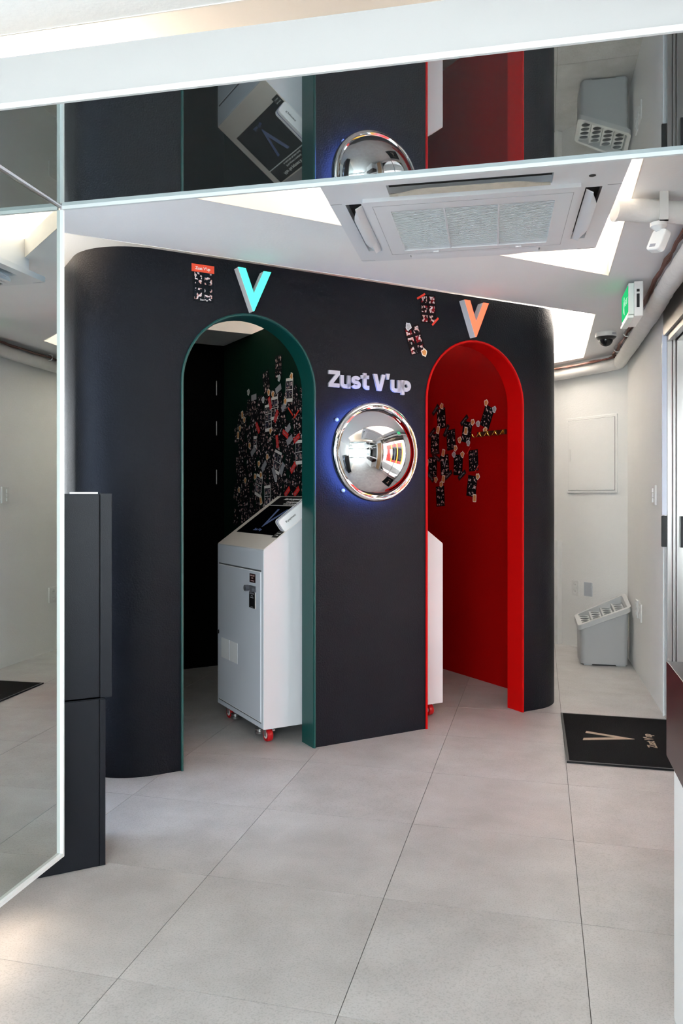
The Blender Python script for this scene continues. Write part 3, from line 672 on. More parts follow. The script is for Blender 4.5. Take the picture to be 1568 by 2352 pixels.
sticker(F(1.377, 2.059, .0022), RZB, -8, 'orange sticker on the bottom right corner of the tilted print by the red arch', 'o', 0, .022)
# red wall: 4x6 prints
RWL = lambda w_, z, d=.0006: B(2.41 - d, w_, z)
def strip(w_, z, tilt, lab, header=None, key='print_black', m=PRB):
    o = wallcard('photo_print', key, .100, .148, m, RWL(w_, z), RZP, tilt, lab, 'photo')
    return o
def namecard(w_, z, tilt, lab, d=.0022):
    o = wallcard('name_card', 'namecard', .096, .032, BLACKP, RWL(w_, z, d), RZP, tilt, lab, 'card', th=.0008)
    if 'nc' not in PM:
        me = text_mesh("Zust V'up", .016, 'lettering', ext=.0002, off=.0002); me.transform(Matrix.Translation((0, -.0011, 0)) @ UP); me.materials.append(GREYCARD); PM['nc'] = me
    c = bpy.data.objects.new('lettering', PM['nc']); COL.objects.link(c); c.parent = o; return o
strip(1.206, 1.847, -5, 'top left black photo print on the red wall, beneath an orange sticker')
strip(1.090, 1.683, -4, 'black photo print on the red wall just right of the leftmost middle print')
strip(.911, 1.726, 12, 'black photo print on the red wall with a tan card sticker on its middle')
strip(.693, 1.815, 25, 'steeply tilted black photo print on the red wall above the coat hooks')
strip(1.285, 1.665, 3, 'leftmost black photo print of the middle row on the red wall')
s6 = strip(1.166, 1.503, -5, 'black photo print marked with white V on the red wall')
me = MB().py([(x * .26, y * .26 - .02) for x, y in VO], -.0018, -.0013).build('logo_mark', GREYCARD, s6)
strip(1.008, 1.497, 3, 'black photo print on the red wall, left of the red-taped one')
strip(.838, 1.523, -3, 'black photo print on the red wall with thin red tapes at two corners')
strip(.855, 1.343, 9, 'lowest right black print on the red wall, pale card at its corner')
strip(1.218, 1.272, -4, 'lowest black photo print on the red wall, hanging alone at bottom left')
strip(1.311, 1.491, 2, 'black photo print at the red arch edge, beside the V print')
for k, (a, b, t_, lab) in enumerate(((1.275, 1.917, -42, 'black name card on the top left print of the red wall'), (1.318, 1.748, -36, 'black name card on the leftmost middle print of the red wall'),
        (1.142, 1.752, -56, 'black name card standing steeply over the second middle print of the red wall'), (.937, 1.812, -36, 'black name card on top of the print with a tan card sticker'),
        (1.273, 1.596, -8, 'black name card lying level between two left prints of the red wall'), (1.262, 1.560, 28, 'black name card sloping down to the print marked V'),
        (.963, 1.423, -34, 'black name card under the middle low print of the red wall'), (1.118, 1.427, -32, 'black name card at the foot of the print marked V'), (1.334, 1.416, 40, 'black name card at the foot of the print by the arch edge'))):
    namecard(a, b, t_, lab, .0022 + .0010 * (k % 3))
stk = [(1.195, 1.936, 'o', 0, 'orange sticker on the top left print of the red wall'), (1.239, 1.764, 'o', 2, 'tan card sticker between the top left print and the print below it'),
       (1.176, 1.591, 'o', 2, 'tan card sticker above the print marked V'), (.915, 1.735, 'o', 2, 'tan card sticker on the middle of a black print'), (.841, 1.790, 'o', 1, 'orange sticker at the top right of the print with a tan card'),
       (.984, 1.674, 'o', 0, 'orange sticker at the bottom left of the print with a tan card'), (1.033, 1.618, 'o', 1, 'orange sticker at the bottom right of the second middle print'), (.953, 1.568, 'o', 0, 'orange sticker at the top right of the middle low print'),
       (.698, 1.912, 'o', 1, 'topmost orange sticker on the red wall, above the steeply tilted print'), (.614, 1.859, 'g', 1, 'silver sticker on the right corner of the steeply tilted print'), (.783, 1.774, 'g', 0, 'silver sticker on the left corner of the steeply tilted print'),
       (.705, 1.725, 'o', 0, 'orange sticker between the steeply tilted print and the coat hooks'), (.890, 1.647, 'g', 1, 'silver sticker below the print with a tan card'), (1.050, 1.572, 'g', 0, 'dim silver sticker at the top left of the middle low print'),
       (1.376, 1.526, 'o', 2, 'tan card sticker half hidden at the red arch edge'), (1.265, 1.395, 'o', 0, 'dim orange sticker right of the low name card by the arch edge'), (1.176, 1.400, 'o', 2, 'tan card sticker beneath the print marked V'),
       (1.200, 1.360, 'o', 1, 'orange sticker on top of the lowest left print'), (.787, 1.409, 'o', 1, 'orange sticker on the top right of the lowest right print'), (.819, 1.259, 'o', 2, 'pale card sticker at the bottom right of the lowest right print')]
for k, (a, b, c, sh_, lab) in enumerate(stk): sticker(RWL(a, b, .0052 + .0012 * (k % 2)), RZP, (k * 37) % 40 - 20, lab, c, sh_, .024 if sh_ != 2 else .031)
for a, b, t_, lab in ((.888, 1.595, -50, 'thin dark red tape at the top left of the print on the red wall'), (.800, 1.465, -48, 'thin dark red tape at the bottom right of the print on the red wall')):
    wallcard('tape_strip', 'thin', .060, .006, REDLAB, RWL(a, b, .0022), RZP, t_, lab, 'tape', th=.0008)
hk = thing('coat_hook_rail', 'dark rail with four brass coat hooks on the red wall', 'hook rail', RWL(.643, 1.701, 0), RZP)
MB().box(-.147, .147, -.010, 0, -.016, .016).build('rail', mat('hook_board', (.03, .002, .003), .5), hk)
for i in range(4):
    x = -.115 + .08 * i
    h = MB().box(x - .008, x + .008, -.014, -.010, -.014, .016)
    h.tube([(x, -.012, .012), (x, -.026, -.004), (x - .002, -.036, -.020), (x - .006, -.052, -.024), (x - .010, -.064, -.014), (x - .012, -.068, -.002)], .0042, 8)
    h.build('hook', BRASS, hk, smooth=True)
# green partition: the collage
GP = lambda w_, z, d=.0006: B(1.05 - d, w_, z)
taken = []
def gcard(name, key, w_, h_, m, a, z, tilt, lab, cat, group=None, d=.0006): return wallcard(name, key, w_, h_, m, GP(a, z, d), RZP, tilt, lab, cat, group)
gcard('photo_print', 'print_black', .100, .148, PRB, 1.152, 2.118, 0, 'topmost black photo print on the dark green partition, hanging alone', 'photo', d=.0010)
gcard('photo_print', 'print_black', .100, .148, PRB, 1.340, 2.040, -12, 'tilted black photo print left of the topmost print on the green partition', 'photo', d=.0010)
def framed(a, z, tilt, lab, rows, d=.0084, w_=.100, h_=.150):
    key = ('fr', rows, w_)
    t = thing('framed_print', lab, 'photo'); on(t, GP(a, z, d), RZP, tilt)
    if key not in PM:
        c = MB().box(-w_ / 2, w_ / 2, -.0008, 0, -h_ / 2, h_ / 2).mesh('white_border'); c.materials.append(INK)
        ph = (h_ - .036) / rows; cells = []
        q = MB().box(-w_ * .22, w_ * .22, -.0012, -.0008, -ph / 2 + .002, ph / 2 - .002).mesh('picture'); q.materials.append(PRD)
        PM[key] = (c, q, ph)
    c, q, ph = PM[key]
    o = bpy.data.objects.new('white_border', c); COL.objects.link(o); o.parent = t
    for r in range(rows):
        for sx in (-1, 1):
            p = bpy.data.objects.new('picture', q); COL.objects.link(p); p.parent = t; p.location = (sx * w_ * .235, 0, -h_ / 2 + .020 + ph * (r + .5))
    return t
framed(.978, 1.945, 4, 'white bordered four-picture print with orange sticker, high on the green partition', 2)
framed(1.292, 1.795, -2, 'white bordered six-picture print in the middle of the green partition collage', 3, h_=.180)
framed(1.153, 1.494, 16, 'leaning white bordered four-picture print in the lower green partition collage', 2)
framed(.840, 1.545, -1, 'white bordered print cut by the green arch edge', 2)
framed(1.446, 1.345, 15, 'leaning white bordered four-picture print low at the left of the collage', 2, w_=.101)
framed(1.302, 1.270, -3, 'upright white bordered print just above the kiosk top', 2, w_=.099)
framed(1.506, 1.645, 0, 'tiny white bordered print at the left of the collage', 1, w_=.050, h_=.082)
framed(1.195, 1.850, 0, 'white bordered print right beside the six-picture print', 2, w_=.098, d=.0078)
greys = [(1.132, 1.970, -18, 'grey name card left of the highest white bordered print'), (1.520, 1.956, -3, 'grey name card at the upper left of the collage'), (1.042, 1.853, -38, 'grey name card below the highest white bordered print'),
         (.995, 1.697, -32, 'grey name card above the red label in the right of the collage'), (.967, 1.628, -24, 'grey name card below the red label in the right of the collage'), (1.529, 1.583, -30, 'grey name card below the tiny white bordered print'),
         (1.355, 1.475, -40, 'grey name card left of the leaning white bordered print'), (1.075, 1.449, -58, 'grey name card right of the leaning white bordered print'), (1.191, 1.425, 60, 'grey name card under the leaning white bordered print')]
for k, (a, z, t_, lab) in enumerate(greys): gcard('name_card', 'greycard', .085, .040, GREYCARD, a, z, t_, lab, 'card', d=.0104 + .0009 * (k % 3))
reds = [(1.255, 1.890, 68, 'red label on the corner of the six-picture print'), (1.157, 1.795, -52, 'red label right of the six-picture print'), (1.446, 1.740, 50, 'dim red label left of the six-picture print'), (1.022, 1.670, 26, 'red label between two grey name cards'),
        (.863, 1.632, -22, 'red label above the print cut by the arch edge'), (1.140, 1.629, 80, 'small upright red label in the middle right of the collage'), (.913, 1.451, -38, 'red label below the print cut by the arch edge'), (.995, 1.300, -34, 'red label just above the kiosk at right'), (.863, 1.301, -34, 'red label beside the arch edge above the kiosk')]
for k, (a, z, t_, lab) in enumerate(reds):
    o = gcard('name_card', 'redcard', .085, .034, REDLAB, a, z, t_, lab, 'card', d=.0132 + .0009 * (k % 3))
    c = bpy.data.objects.new('lettering', PM['nc']); COL.objects.link(c); c.parent = o
for a, z, t_, lab in ((.944, 1.805, 38, 'thin red tape sloping down in the right of the collage'), (.862, 1.782, -30, 'thin red tape by the arch edge in the collage')):
    wallcard('tape_strip', 'tape.060', .085, .011, REDTAPE, GP(a, z, .0162), RZP, t_, lab, 'tape', th=.0008)
golds = [(.928, 2.025, 'o', 0, 'orange sticker on the highest white bordered print'), (1.263, 1.961, 'o', 1, 'orange sticker left of the pair below the tilted print'), (1.199, 1.941, 'o', 0, 'orange sticker right of the pair below the tilted print'), (1.014, 1.877, 'o', 1, 'orange sticker at the foot of the highest white bordered print'),
         (1.708, 1.852, 'o', 2, 'tan card sticker far left in the collage, upper of two'), (1.669, 1.811, 'o', 0, 'orange sticker below the upper far left card'), (1.601, 2.000, 'g', 1, 'silver sticker at the top left of the collage'), (1.351, 1.920, 'g', 0, 'silver sticker above the six-picture print'), (1.109, 2.037, 'g', 1, 'silver sticker on the foot of the topmost print'),
         (1.749, 1.758, 'o', 0, 'orange sticker far left, above the long tan card'), (1.784, 1.711, 'o', 2, 'tan card sticker at the far left edge of the collage'), (1.577, 1.626, 'o', 1, 'tan sticker beside the tiny white bordered print'), (1.237, 1.703, 'o', 0, 'orange sticker under the six-picture print'), (1.285, 1.534, 'o', 1, 'bright yellow orange sticker in the centre of the collage'),
         (1.423, 1.493, 'o', 0, 'orange sticker left of a grey card, centre of the collage'), (1.483, 1.407, 'o', 1, 'tan sticker at the top left of the low leaning print'), (1.391, 1.416, 'o', 0, 'orange sticker at the top right of the low leaning print'), (1.654, 1.383, 'o', 1, 'orange sticker low at the left of the collage'), (1.769, 1.317, 'o', 0, 'lowest far left orange sticker of the collage'), (1.387, 1.243, 'o', 2, 'tan card sticker above the kiosk edge'), (1.157, 1.386, 'g', 0, 'grey sticker below the leaning white bordered print')]
for k, (a, z, c, sh_, lab) in enumerate(golds): sticker(GP(a, z, .0172 + .0012 * (k % 2)), RZP, (k * 53) % 50 - 25, lab, c, sh_, .024 if sh_ != 2 else .030)
rd = random.Random(3); n = 0
ORD = ('first', 'second', 'third', 'fourth', 'fifth', 'sixth', 'seventh', 'eighth', 'ninth', 'tenth', 'eleventh')
for j in range(9):
    k = 0
    for i in range(11):
        a = .80 + .104 * i + (.05 if j % 2 else 0); z = 1.90 - .098 * j + rd.uniform(-.018, .018); a += rd.uniform(-.02, .02)
        top_lim = 1.97 if a < 1.45 else 1.97 - (a - 1.45) * .30
        tl = rd.uniform(-22, 22)
        if a > 1.86 or z > top_lim: continue
        gcard('photo_print', 'print_small', .086, .120, PRB, a, z, tl, 'small black print in the collage\'s %s row from top, %s from arch edge' % (ORD[j], ORD[k]), 'photo', 'overlapping prints of the partition collage', d=.0010 + .0013 * (n % 5)); n += 1; k += 1

# ------------------------------------------------------------------ black cabinet behind the wall mirror
CA = R(63.1); cb = thing('photo_cabinet', 'tall black two-part cabinet behind the wall mirror', 'cabinet', (-.762, 2.796, 0), math.pi / 2 - CA)
MB().box(-.46, -.002, .006, .30, .0, .578).box(-.46, .0, .012, .30, 0, .578).build('lower_body', CAB, cb)
MB().box(-.46, -.0215, 0, .006, .004, .576).build('lower_panel', CAB, cb, bevel=.0015); MB().box(-.0185, 0, 0, .012, .002, .576).build('lower_stile', CAB, cb, bevel=.0015)
MB().box(-.46, .021, .008, .30, .583, 1.280).build('upper_body', CAB, cb)
MB().box(-.46, -.0215, 0, .008, .585, 1.284).build('upper_panel', CAB, cb, bevel=.0015); MB().box(-.0175, .022, 0, .008, .581, 1.286).build('upper_stile', CAB, cb, bevel=.0015)
MB().box(-.100, -.024, .01, .12, 1.2805, 1.290).build('top_plate', PLATE, cb)
scn = MB().box(-.42, -.02, .300, .304, .72, 1.25).build('screen', GLASSB, cb)
vb = MB(); vb.M = Matrix.Translation((-.22, .3045, .95)); vb.py([(x * .7, y * .7) for x, y in VO], 0, .001); vb.build('logo_mark', INK, scn)

# ------------------------------------------------------------------ counter in the right foreground
ct = thing('counter', 'white counter with thick glossy burgundy top in the right foreground', 'counter', (.880, 2.095, 0), -R(14.5))
# local: x right, y away; far left top corner at the origin
MB().box(0, .42, -1.5, 0, .605, .85).build('top', BURG, ct, bevel=.002)
MB().box(.001, .41, -1.5, -.116, .0, .605).build('base', BOARD, ct)

# ------------------------------------------------------------------ door mat
dmm = thing('door_mat', 'black door mat with tan V and lettering by the entrance door', 'mat', (1.259, 4.298, 0), -R(14.3))
MB().box(0, .60, -.445, .445, .0005, .009).build('mat_pad', MATF, dmm, bevel=.003)
MB().box(0, .60, -.445, .445, .0004, .004).box(0, .012, -.445, .445, .004, .0098).box(.588, .60, -.445, .445, .004, .0098).box(.012, .588, -.445, -.433, .004, .0098).box(.012, .588, .433, .445, .004, .0098).build('rubber_edge', BLKPL, dmm)
vm = MB(); sc_ = 1.30
vm.pz([(.355, .000), (.355, .006), (.122, .094), (.115, .058), (.262, .010), (.100, -.040), (.094, -.078)], .0088, .0100); vm.build('logo_mark', TAN, dmm)
me = text_mesh("Zust V'up", .062, 'lettering', ext=.0006, off=.0012); me.transform(Matrix.Translation((.43, -.005, .0098)) @ Matrix.Rotation(R(90), 4, 'Z')); link('lettering', me, TAN, dmm)

# ------------------------------------------------------------------ umbrella bin
bn = thing('umbrella_bin', 'pale grey plastic umbrella bin with sloping stepped lid in the corner', 'bin', (1.898, 6.091, 0), -R(12.0))
BWd, BDp = .372, .31
def sl_z(x, y=0.0): return .295 + (x / BWd) * .150 + (y / BDp) * (.034 + .030 * x / BWd)
bd = MB(); rr = roundrect(.012, BWd - .012, .0, BDp - .01, .035, 4); n = len(rr)
vs = [(p[0] * .97 + .006, p[1] * .97 + .008, .012) for p in rr] + [(p[0], p[1], sl_z(p[0], p[1]) - .012) for p in rr]
bd.add(vs, [tuple(range(n))] + [(i, (i + 1) % n, n + (i + 1) % n, n + i) for i in range(n)])
for x0, x1 in ((.04, .10), (.27, .34)):
    bd.box(x0, x1, .02, .06, 0, .014); bd.box(x0, x1, BDp - .07, BDp - .03, 0, .014)
bd.build('bin_body', BINP, bn, smooth=True)
lid = MB(); o_ = roundrect(-.004, BWd + .004, -.010, BDp + .004, .030, 4); i_ = roundrect(.022, BWd - .022, .020, BDp - .022, .012, 4)
vs = []
for a, b in zip(o_, i_): vs += [(a[0], a[1], sl_z(*a) - .030), (a[0], a[1], sl_z(*a) + .006), (b[0], b[1], sl_z(*b) + .006), (b[0], b[1], sl_z(*b) - .045)]
fs = []
for i in range(n):
    k = 4 * i; q = 4 * ((i + 1) % n); fs += [(k, q, q + 1, k + 1), (k + 1, q + 1, q + 2, k + 2), (k + 2, q + 2, q + 3, k + 3), (k + 3, q + 3, q, k)]
lid.add(vs, fs); lidr = lid.build('lid_rim', BINL, bn, smooth=True)
cw = (BWd - .044) / 4
for c in range(4):
    x0 = .022 + cw * c; zt = sl_z(x0 + cw * .15) - .020
    holes = []
    for r in range(5):
        cy = .020 + (BDp - .042) * (r + .5) / 5
        holes.append([(cw * .5 + .032 * math.cos(2 * math.pi * i / 18), cy - .02 + .0235 * math.sin(2 * math.pi * i / 18)) for i in range(18)])
    me = filled([[(0, 0), (cw, 0), (cw, BDp - .042), (0, BDp - .042)]] + holes, .004, 'step'); me.transform(Matrix.Translation((x0, .020, zt)) @ Matrix.Rotation(math.atan(.05 / BDp), 4, 'X'))
    link('step', me, BINL, bn)
    if c: MB().px([(.020, zt - cw * .42), (BDp - .022, zt - cw * .42 + .044), (BDp - .022, zt + .048), (.020, zt + .004)], x0 - .002, x0 + .002).build('riser', BINL, bn)

# ------------------------------------------------------------------ fittings on the rear and right walls
def rearw(t, z): return BC + N * t + Vector((0, 0, z))
def rt(x, y): return (Vector((x, y, 0)) - BC).dot(N)
pa = rt(2.062, 6.916); pb = rt(2.322, 6.447); pc = (pa + pb) / 2; hw = (pa - pb) / 2
ep = thing('breaker_panel', 'white electrical breaker panel set in the rear wall', 'panel', rearw(pc, 1.615), RZP)
MB().box(-hw, hw, -.010, 0, -.316, .316).build('panel_frame', WHITE, ep, bevel=.002)
MB().box(-hw + .018, hw - .018, -.0115, -.0095, -.295, .295).build('panel_gap', mat('gap_grey', (.25, .25, .25), .8), ep)
pd = MB().box(-hw + .021, hw - .021, -.015, -.0115, -.292, .292).build('panel_door', WHITE, ep, bevel=.0015)
MB().box(-hw + .035, -hw + .055, -.020, -.015, -.050, .055).build('latch', PLATE, pd, bevel=.002)
def outlet(loc, rz, lab, w_, h_, n_=2, m=PLATE):
    t = thing('wall_outlet', lab, 'outlet', loc, rz)
    MB().box(-w_ / 2, w_ / 2, -.010, 0, -h_ / 2, h_ / 2).build('plate', m, t, bevel=.002)
    for i in range(n_):
        z = (i - (n_ - 1) / 2) * h_ * .42
        so = MB().lathe([(.0215, -.010), (.0215, -.0125), (.018, -.0125), (.0165, -.0102), (.0001, -.0102)], 24, 'y', (0, 0, z)).build('socket', m, t, smooth=True)
        for dx in (-.008, .008): MB().lathe([(.0024, -.0100), (.0024, -.0106), (.0001, -.0106)], 8, 'y', (dx, 0, z)).build('pin_hole', BLKPL, so)
    return t
outlet(rearw(rt(2.107, 6.834), .498), RZP, 'white double outlet low on the rear wall left of the grey cover plate', .078, .126)
gp = thing('cover_plate', 'plain grey cover plate low on the rear wall with a thin cable below', 'cover plate', rearw(rt(2.175, 6.712), .5), RZP)
MB().box(-.042, .042, -.010, 0, -.057, .057).build('plate', PLATEG, gp, bevel=.002)
MB().tube([(-.012, -.006, -.057), (-.014, -.008, -.08), (-.022, -.008, -.11), (-.035, -.008, -.15), (-.04, -.008, -.22)], .002, 6).build('cable', PLATE, gp, smooth=True)
def rwall(x, y): return (Vector((x, y, 0)) - R0).dot(DR)
outlet(RW(rwall(2.233, 5.807), 0, .466), RZR, 'farther white outlet plate low on the right wall beside the bin', .105, .126)
outlet(RW(rwall(2.192, 5.64), 0, .462), RZR, 'nearer white outlet plate low on the right wall beside the bin', .125, .126)
sw = thing('light_switch', 'white switch plate with small buttons on the right wall by the door', 'switch', RW(rwall(2.03, 5.0), 0, 1.28), RZR)
MB().box(-.045, .045, -.012, 0, -.062, .062).build('plate', PLATE, sw, bevel=.002)
for i in range(3): MB().box(-.030, -.002, -.022, -.012, -.045 + .031 * i, -.018 + .031 * i).build('button', PLATE, sw, bevel=.002)

# ------------------------------------------------------------------ exit sign, CCTV, ceiling cassette, pipes
ex = thing('exit_sign', 'green lit emergency exit sign hung from the ceiling by the pipe', 'sign', (1.600, 4.200, 2.295), RZR)
# local x towards the viewer, y to the right
MB().box(-.30, 0, -.002, .042, -.085, .095).build('housing', PLATE, ex, bevel=.003)
MB().box(-.296, -.004, -.030, -.002, -.075, .088).build('lens_frame', mat('lens_white', (.72, .8, .76), .3), ex, bevel=.003)
gf = MB().box(-.285, -.015, -.0325, -.030, -.06, .076).build('green_panel', EXITG, ex)
fg = MB(); fg.py(roundrect(-.175, -.155, .030, .052, .0095), -.0335, -.0325); fg.py([(-.185, .028), (-.155, .030), (-.140, .010), (-.165, -.005), (-.150, -.045), (-.162, -.045), (-.180, -.006), (-.205, -.030), (-.212, -.022), (-.190, .004)], -.0335, -.0325); fg.build('running_figure', EXITW, gf)
text('lettering', 'EXIT', .045, EXITW, gf, (-.07, -.0335, .005), ext=.0003)
MB().box(-.30, .0, -.036, -.004, -.094, -.078).build('lower_lip', mat('lens_white', (.72, .8, .76), .3), ex, bevel=.003)
MB().box(-.001, .002, .010, .024, -.040, .030).build('rating_label', BLACKP, ex); MB().box(-.001, .002, .010, .024, .040, .054).build('rating_label', BLACKP, ex)
MB().box(-.20, -.10, .010, .034, .095, .111).build('mount', PLATE, ex)
cc = thing('cctv_camera', 'white and black dome security camera on the ceiling', 'camera', (1.935, 5.60, HC), 0)
MB().lathe([(.0001, 0), (.070, 0), (.071, -.020), (.069, -.032), (.0001, -.032)], 32).build('base', PLATE, cc, smooth=True)
MB().lathe([(.069, -.032), (.064, -.040), (.048, -.052), (.0001, -.052)], 32).build('shroud', BLKPL, cc, smooth=True)
MB().lathe([(.046 * math.cos(R(a)), -.050 - .046 * math.sin(R(a))) for a in range(0, 90, 10)] + [(.0001, -.096)], 28).build('dome', mat('smoked_dome', (.01, .01, .012), .05), cc, smooth=True)
MB().box(.02, .045, -.069, -.066, -.022, -.012).build('marking', GREYCARD, cc)
# ceiling cassette
AA = R(11.7); acx = Vector((math.cos(AA), -math.sin(AA), 0)); acy = Vector((math.sin(AA), math.cos(AA), 0))
ZA = 2.300
ac = thing('ceiling_air_conditioner', 'white four-way ceiling cassette air conditioner with grille', 'air conditioner', (.158, 3.544, ZA), -AA)
AW = .975; Y0 = -.93; Y1 = .0
pan = MB()
cham = roundrect(0, AW, Y0, Y1, .012, 2)
vs0 = filled([cham, [(.052, -.70), (.108, -.70), (.108, -.15), (.052, -.15)], [(.862, -.70), (.915, -.70), (.915, -.15), (.862, -.15)], [(.215, -.85), (.75, -.85), (.75, -.765), (.215, -.765)], [(.215, -.085), (.75, -.085), (.75, -.03), (.215, -.03)]], .026, 'fascia_panel')
link('fascia_panel', vs0, ACW, ac)
MB().box(.06, AW - .06, Y0 + .05, Y1 - .05, .030, .42).build('casing', ACW, ac)
MB().box(.05, AW - .05, Y0 + .06, Y1 - .02, .0265, .0300).build('outlet_dark', ACD, ac)
cp = filled([[(.120, -.745), (.845, -.745), (.845, -.105), (.120, -.105)], [(.205, -.640), (.768, -.640), (.768, -.170), (.205, -.170)]], .014, 'intake_panel'); cp.transform(Matrix.Translation((0, .0, -.014)))
cpo = link('intake_panel', cp, ACW, ac, bevel=.003)
ln = MB()
for (x0, x1, y0, y1) in ((.148, .825, -.7015, -.700), (.148, .825, -.1315, -.130), (.148, .1495, -.70, -.13), (.8235, .825, -.70, -.13)): ln.box(x0, x1, y0, y1, -.0146, -.0135)
ln.build('panel_seam', mat('seam_grey', (.35, .36, .38), .6), cpo)
gs = MB()
for i in range(40):
    y = -.636 + .0118 * i; gs.add([(.205, y, -.0125), (.768, y, -.0125), (.768, y + .0100, -.0095), (.205, y + .0100, -.0095), (.205, y, -.0105), (.768, y, -.0105), (.768, y + .0100, -.0075), (.205, y + .0100, -.0075)], [(0,3,2,1),(4,5,6,7),(0,1,5,4),(1,2,6,5),(2,3,7,6),(3,0,4,7)])
gso = gs.build('grille_slats', ACW, cpo); gso['kind'] = 'stuff'
MB().box(.205, .768, -.640, -.170, -.001, 0).build('filter', mat('filter_grey', (.80, .81, .83), .8), cpo)
for x in (.392, .580): MB().box(x - .003, x + .003, -.640, -.170, -.013, -.003).build('grille_rib', ACW, cpo)
for x in (.33, .66): MB().box(x - .012, x + .012, -.150, -.138, -.019, -.014).build('catch', ACW, cpo, bevel=.002)
def vane(pts, m, name='vane'): # pts: list of (a,b) curve in plan with droop
    return None
def vane_y(y0, y1, droop, m, x0=.222, x1=.743):
    mb = MB(); n_ = 18; vs = []; 
    for i in range(n_ + 1):
        t = i / n_; x = lerp(x0, x1, t); e = min(1, min(t, 1 - t) / .22); e = e * e * (3 - 2 * e); yy0 = lerp(lerp(y0, y1, .55), y0, e)
        vs += [(x, y1, -.004), (x, y1 - (y1 - y0) * .5, -droop), (x, yy0, -droop * .75), (x, yy0, -droop * .75 + .004), (x, y1 - (y1 - y0) * .5, -droop + .004), (x, y1, 0)]
    fs = []
    for i in range(n_):
        for k in range(6): fs.append((6 * i + k, 6 * i + (k + 1) % 6, 6 * i + 6 + (k + 1) % 6, 6 * i + 6 + k))
    fs += [tuple(range(6)), tuple(6 * n_ + k for k in range(6))]
    return mb.add(vs, fs).build('vane', m, ac, smooth=True)
vane_y(-.835, -.775, .022, ACB); vane_y(-.012, -.075, .011, ACW)
def vane_x(x0, x1, droop, m, y0=-.685, y1=-.165):
    mb = MB(); n_ = 18; vs = []
    for i in range(n_ + 1):
        t = i / n_; y = lerp(y0, y1, t); e = min(1, min(t, 1 - t) / .25); e = e * e * (3 - 2 * e); xx = lerp(lerp(x0, x1, .5), x0, e)
        vs += [(x1, y, -.003), (lerp(x1, x0, .5), y, -droop), (xx, y, -droop * .8), (xx, y, -droop * .8 + .004), (lerp(x1, x0, .5), y, -droop + .004), (x1, y, .001)]
    fs = []
    for i in range(n_):
        for k in range(6): fs.append((6 * i + k, 6 * i + (k + 1) % 6, 6 * i + 6 + (k + 1) % 6, 6 * i + 6 + k))
    fs += [tuple(range(6)), tuple(6 * n_ + k for k in range(6))]
    return mb.add(vs, fs).build('vane', m, ac, smooth=True)
vane_x(.062, .108, .016, ACW); vane_x(.912, .866, .016, ACW)
MB().lathe([(.0001, -.0008), (.011, -.0008), (.011, .001), (.0001, .001)], 16, 'z', (.872, -.800, 0)).build('sensor_hole', BLKPL, ac)
for x0, x1, y0, y1 in ((.0, .042, -.712, -.7085), (.93, AW, -.712, -.7085), (.9, AW, -.012, -.009), (.0, .06, -.020, -.017)): MB().box(x0, x1, y0, y1, -.0006, .001).build('corner_seam', mat('seam_grey', (.35, .36, .38), .6), ac)
# pipes
def wob(pts, r, amp, seed, step=.035):
    rd_ = random.Random(seed); out = []; rs_ = []
    for a, b in zip(pts[:-1], pts[1:]):
        a, b = Vector(a), Vector(b); k = max(2, int((b - a).length / step))
        for i in range(k): out.append(a.lerp(b, i / k)); rs_.append(r + rd_.uniform(-amp, amp))
    out.append(Vector(pts[-1])); rs_.append(r); return out, rs_
pp, rs2 = wob([(1.075, 3.020, 2.345), (1.095, 3.022, 2.345), (1.25, 3.040, 2.345), (1.46, 3.075, 2.345), (1.52, 3.10, 2.34)], .042, .0025, 2)
p1 = thing('insulated_pipe', 'short thick wrapped pipe running from the air conditioner to the right wall', 'pipe', (1.25, 3.04, 2.345)); 
mb = MB(); mb.M = Matrix.Translation((-1.25, -3.04, -2.345)); mb.tube(pp, rs2, 18); mb.build('wrapping', WRAP, p1, smooth=True)
br = MB().box(-.016, .016, -.046, -.042, -.050, .062).box(-.016, .016, -.046, .046, -.050, -.046).box(-.016, .016, .042, .046, -.05, .062); 
bro = br.build('strap', PLATE, p1); 
sen = thing('motion_sensor', 'small white motion sensor hanging under the thick wrapped pipe', 'sensor', (1.242, 3.025, 2.285), RZR + R(40))
MB().lathe([(.0001, .012), (.030, .012), (.030, -.002), (.018, -.012), (.010, -.020), (.0001, -.020)], 20).build('mount', PLATE, sen, smooth=True)
sb = MB(); sb.M = Matrix.Translation((0, .0, -.055)) @ Matrix.Rotation(R(-18), 4, 'X') @ Matrix.Rotation(R(12), 4, 'Y'); sb.py(roundrect(-.034, .034, -.042, .042, .016), -.016, .016)
sbo = sb.build('sensor_body', PLATE, sen, bevel=.005)
s2 = MB(); s2.M = sb.M; s2.box(-.018, .010, .016, .0165, -.030, -.018).box(.014, .024, .016, .0165, -.030, -.018); s2.box(-.018, .010, -.0165, -.016, -.030, -.018); s2.build('rating_label', GREYCARD, sbo)
wp = [RW(-1.75, -.085, 2.335), RW(-.6, -.085, 2.335), RW(0, -.07, 2.33), RW(.9, -.065, 2.325), RW(TBC - .10, -.065, 2.32)]
cpt = [BC + N * .02 - D * .07 + Vector((0, 0, 2.318)), BC + N * .10 - D * .062 + Vector((0, 0, 2.315)), BC + N * .5 - D * .06 + Vector((0, 0, 2.312)), BC + N * 1.36 - D * .06 + Vector((0, 0, 2.312))]
pp, rs2 = wob(wp + cpt, .048, .0022, 5, .045)
p2_ = thing('insulated_pipe', 'long white wrapped pipe running along the top of the right and rear walls', 'pipe', RW(.5, -.07, 2.33))
mb = MB(); o_ = RW(.5, -.07, 2.33); mb.M = Matrix.Translation(-o_); mb.tube(pp, rs2, 16); mb.build('wrapping', WRAP, p2_, smooth=True)
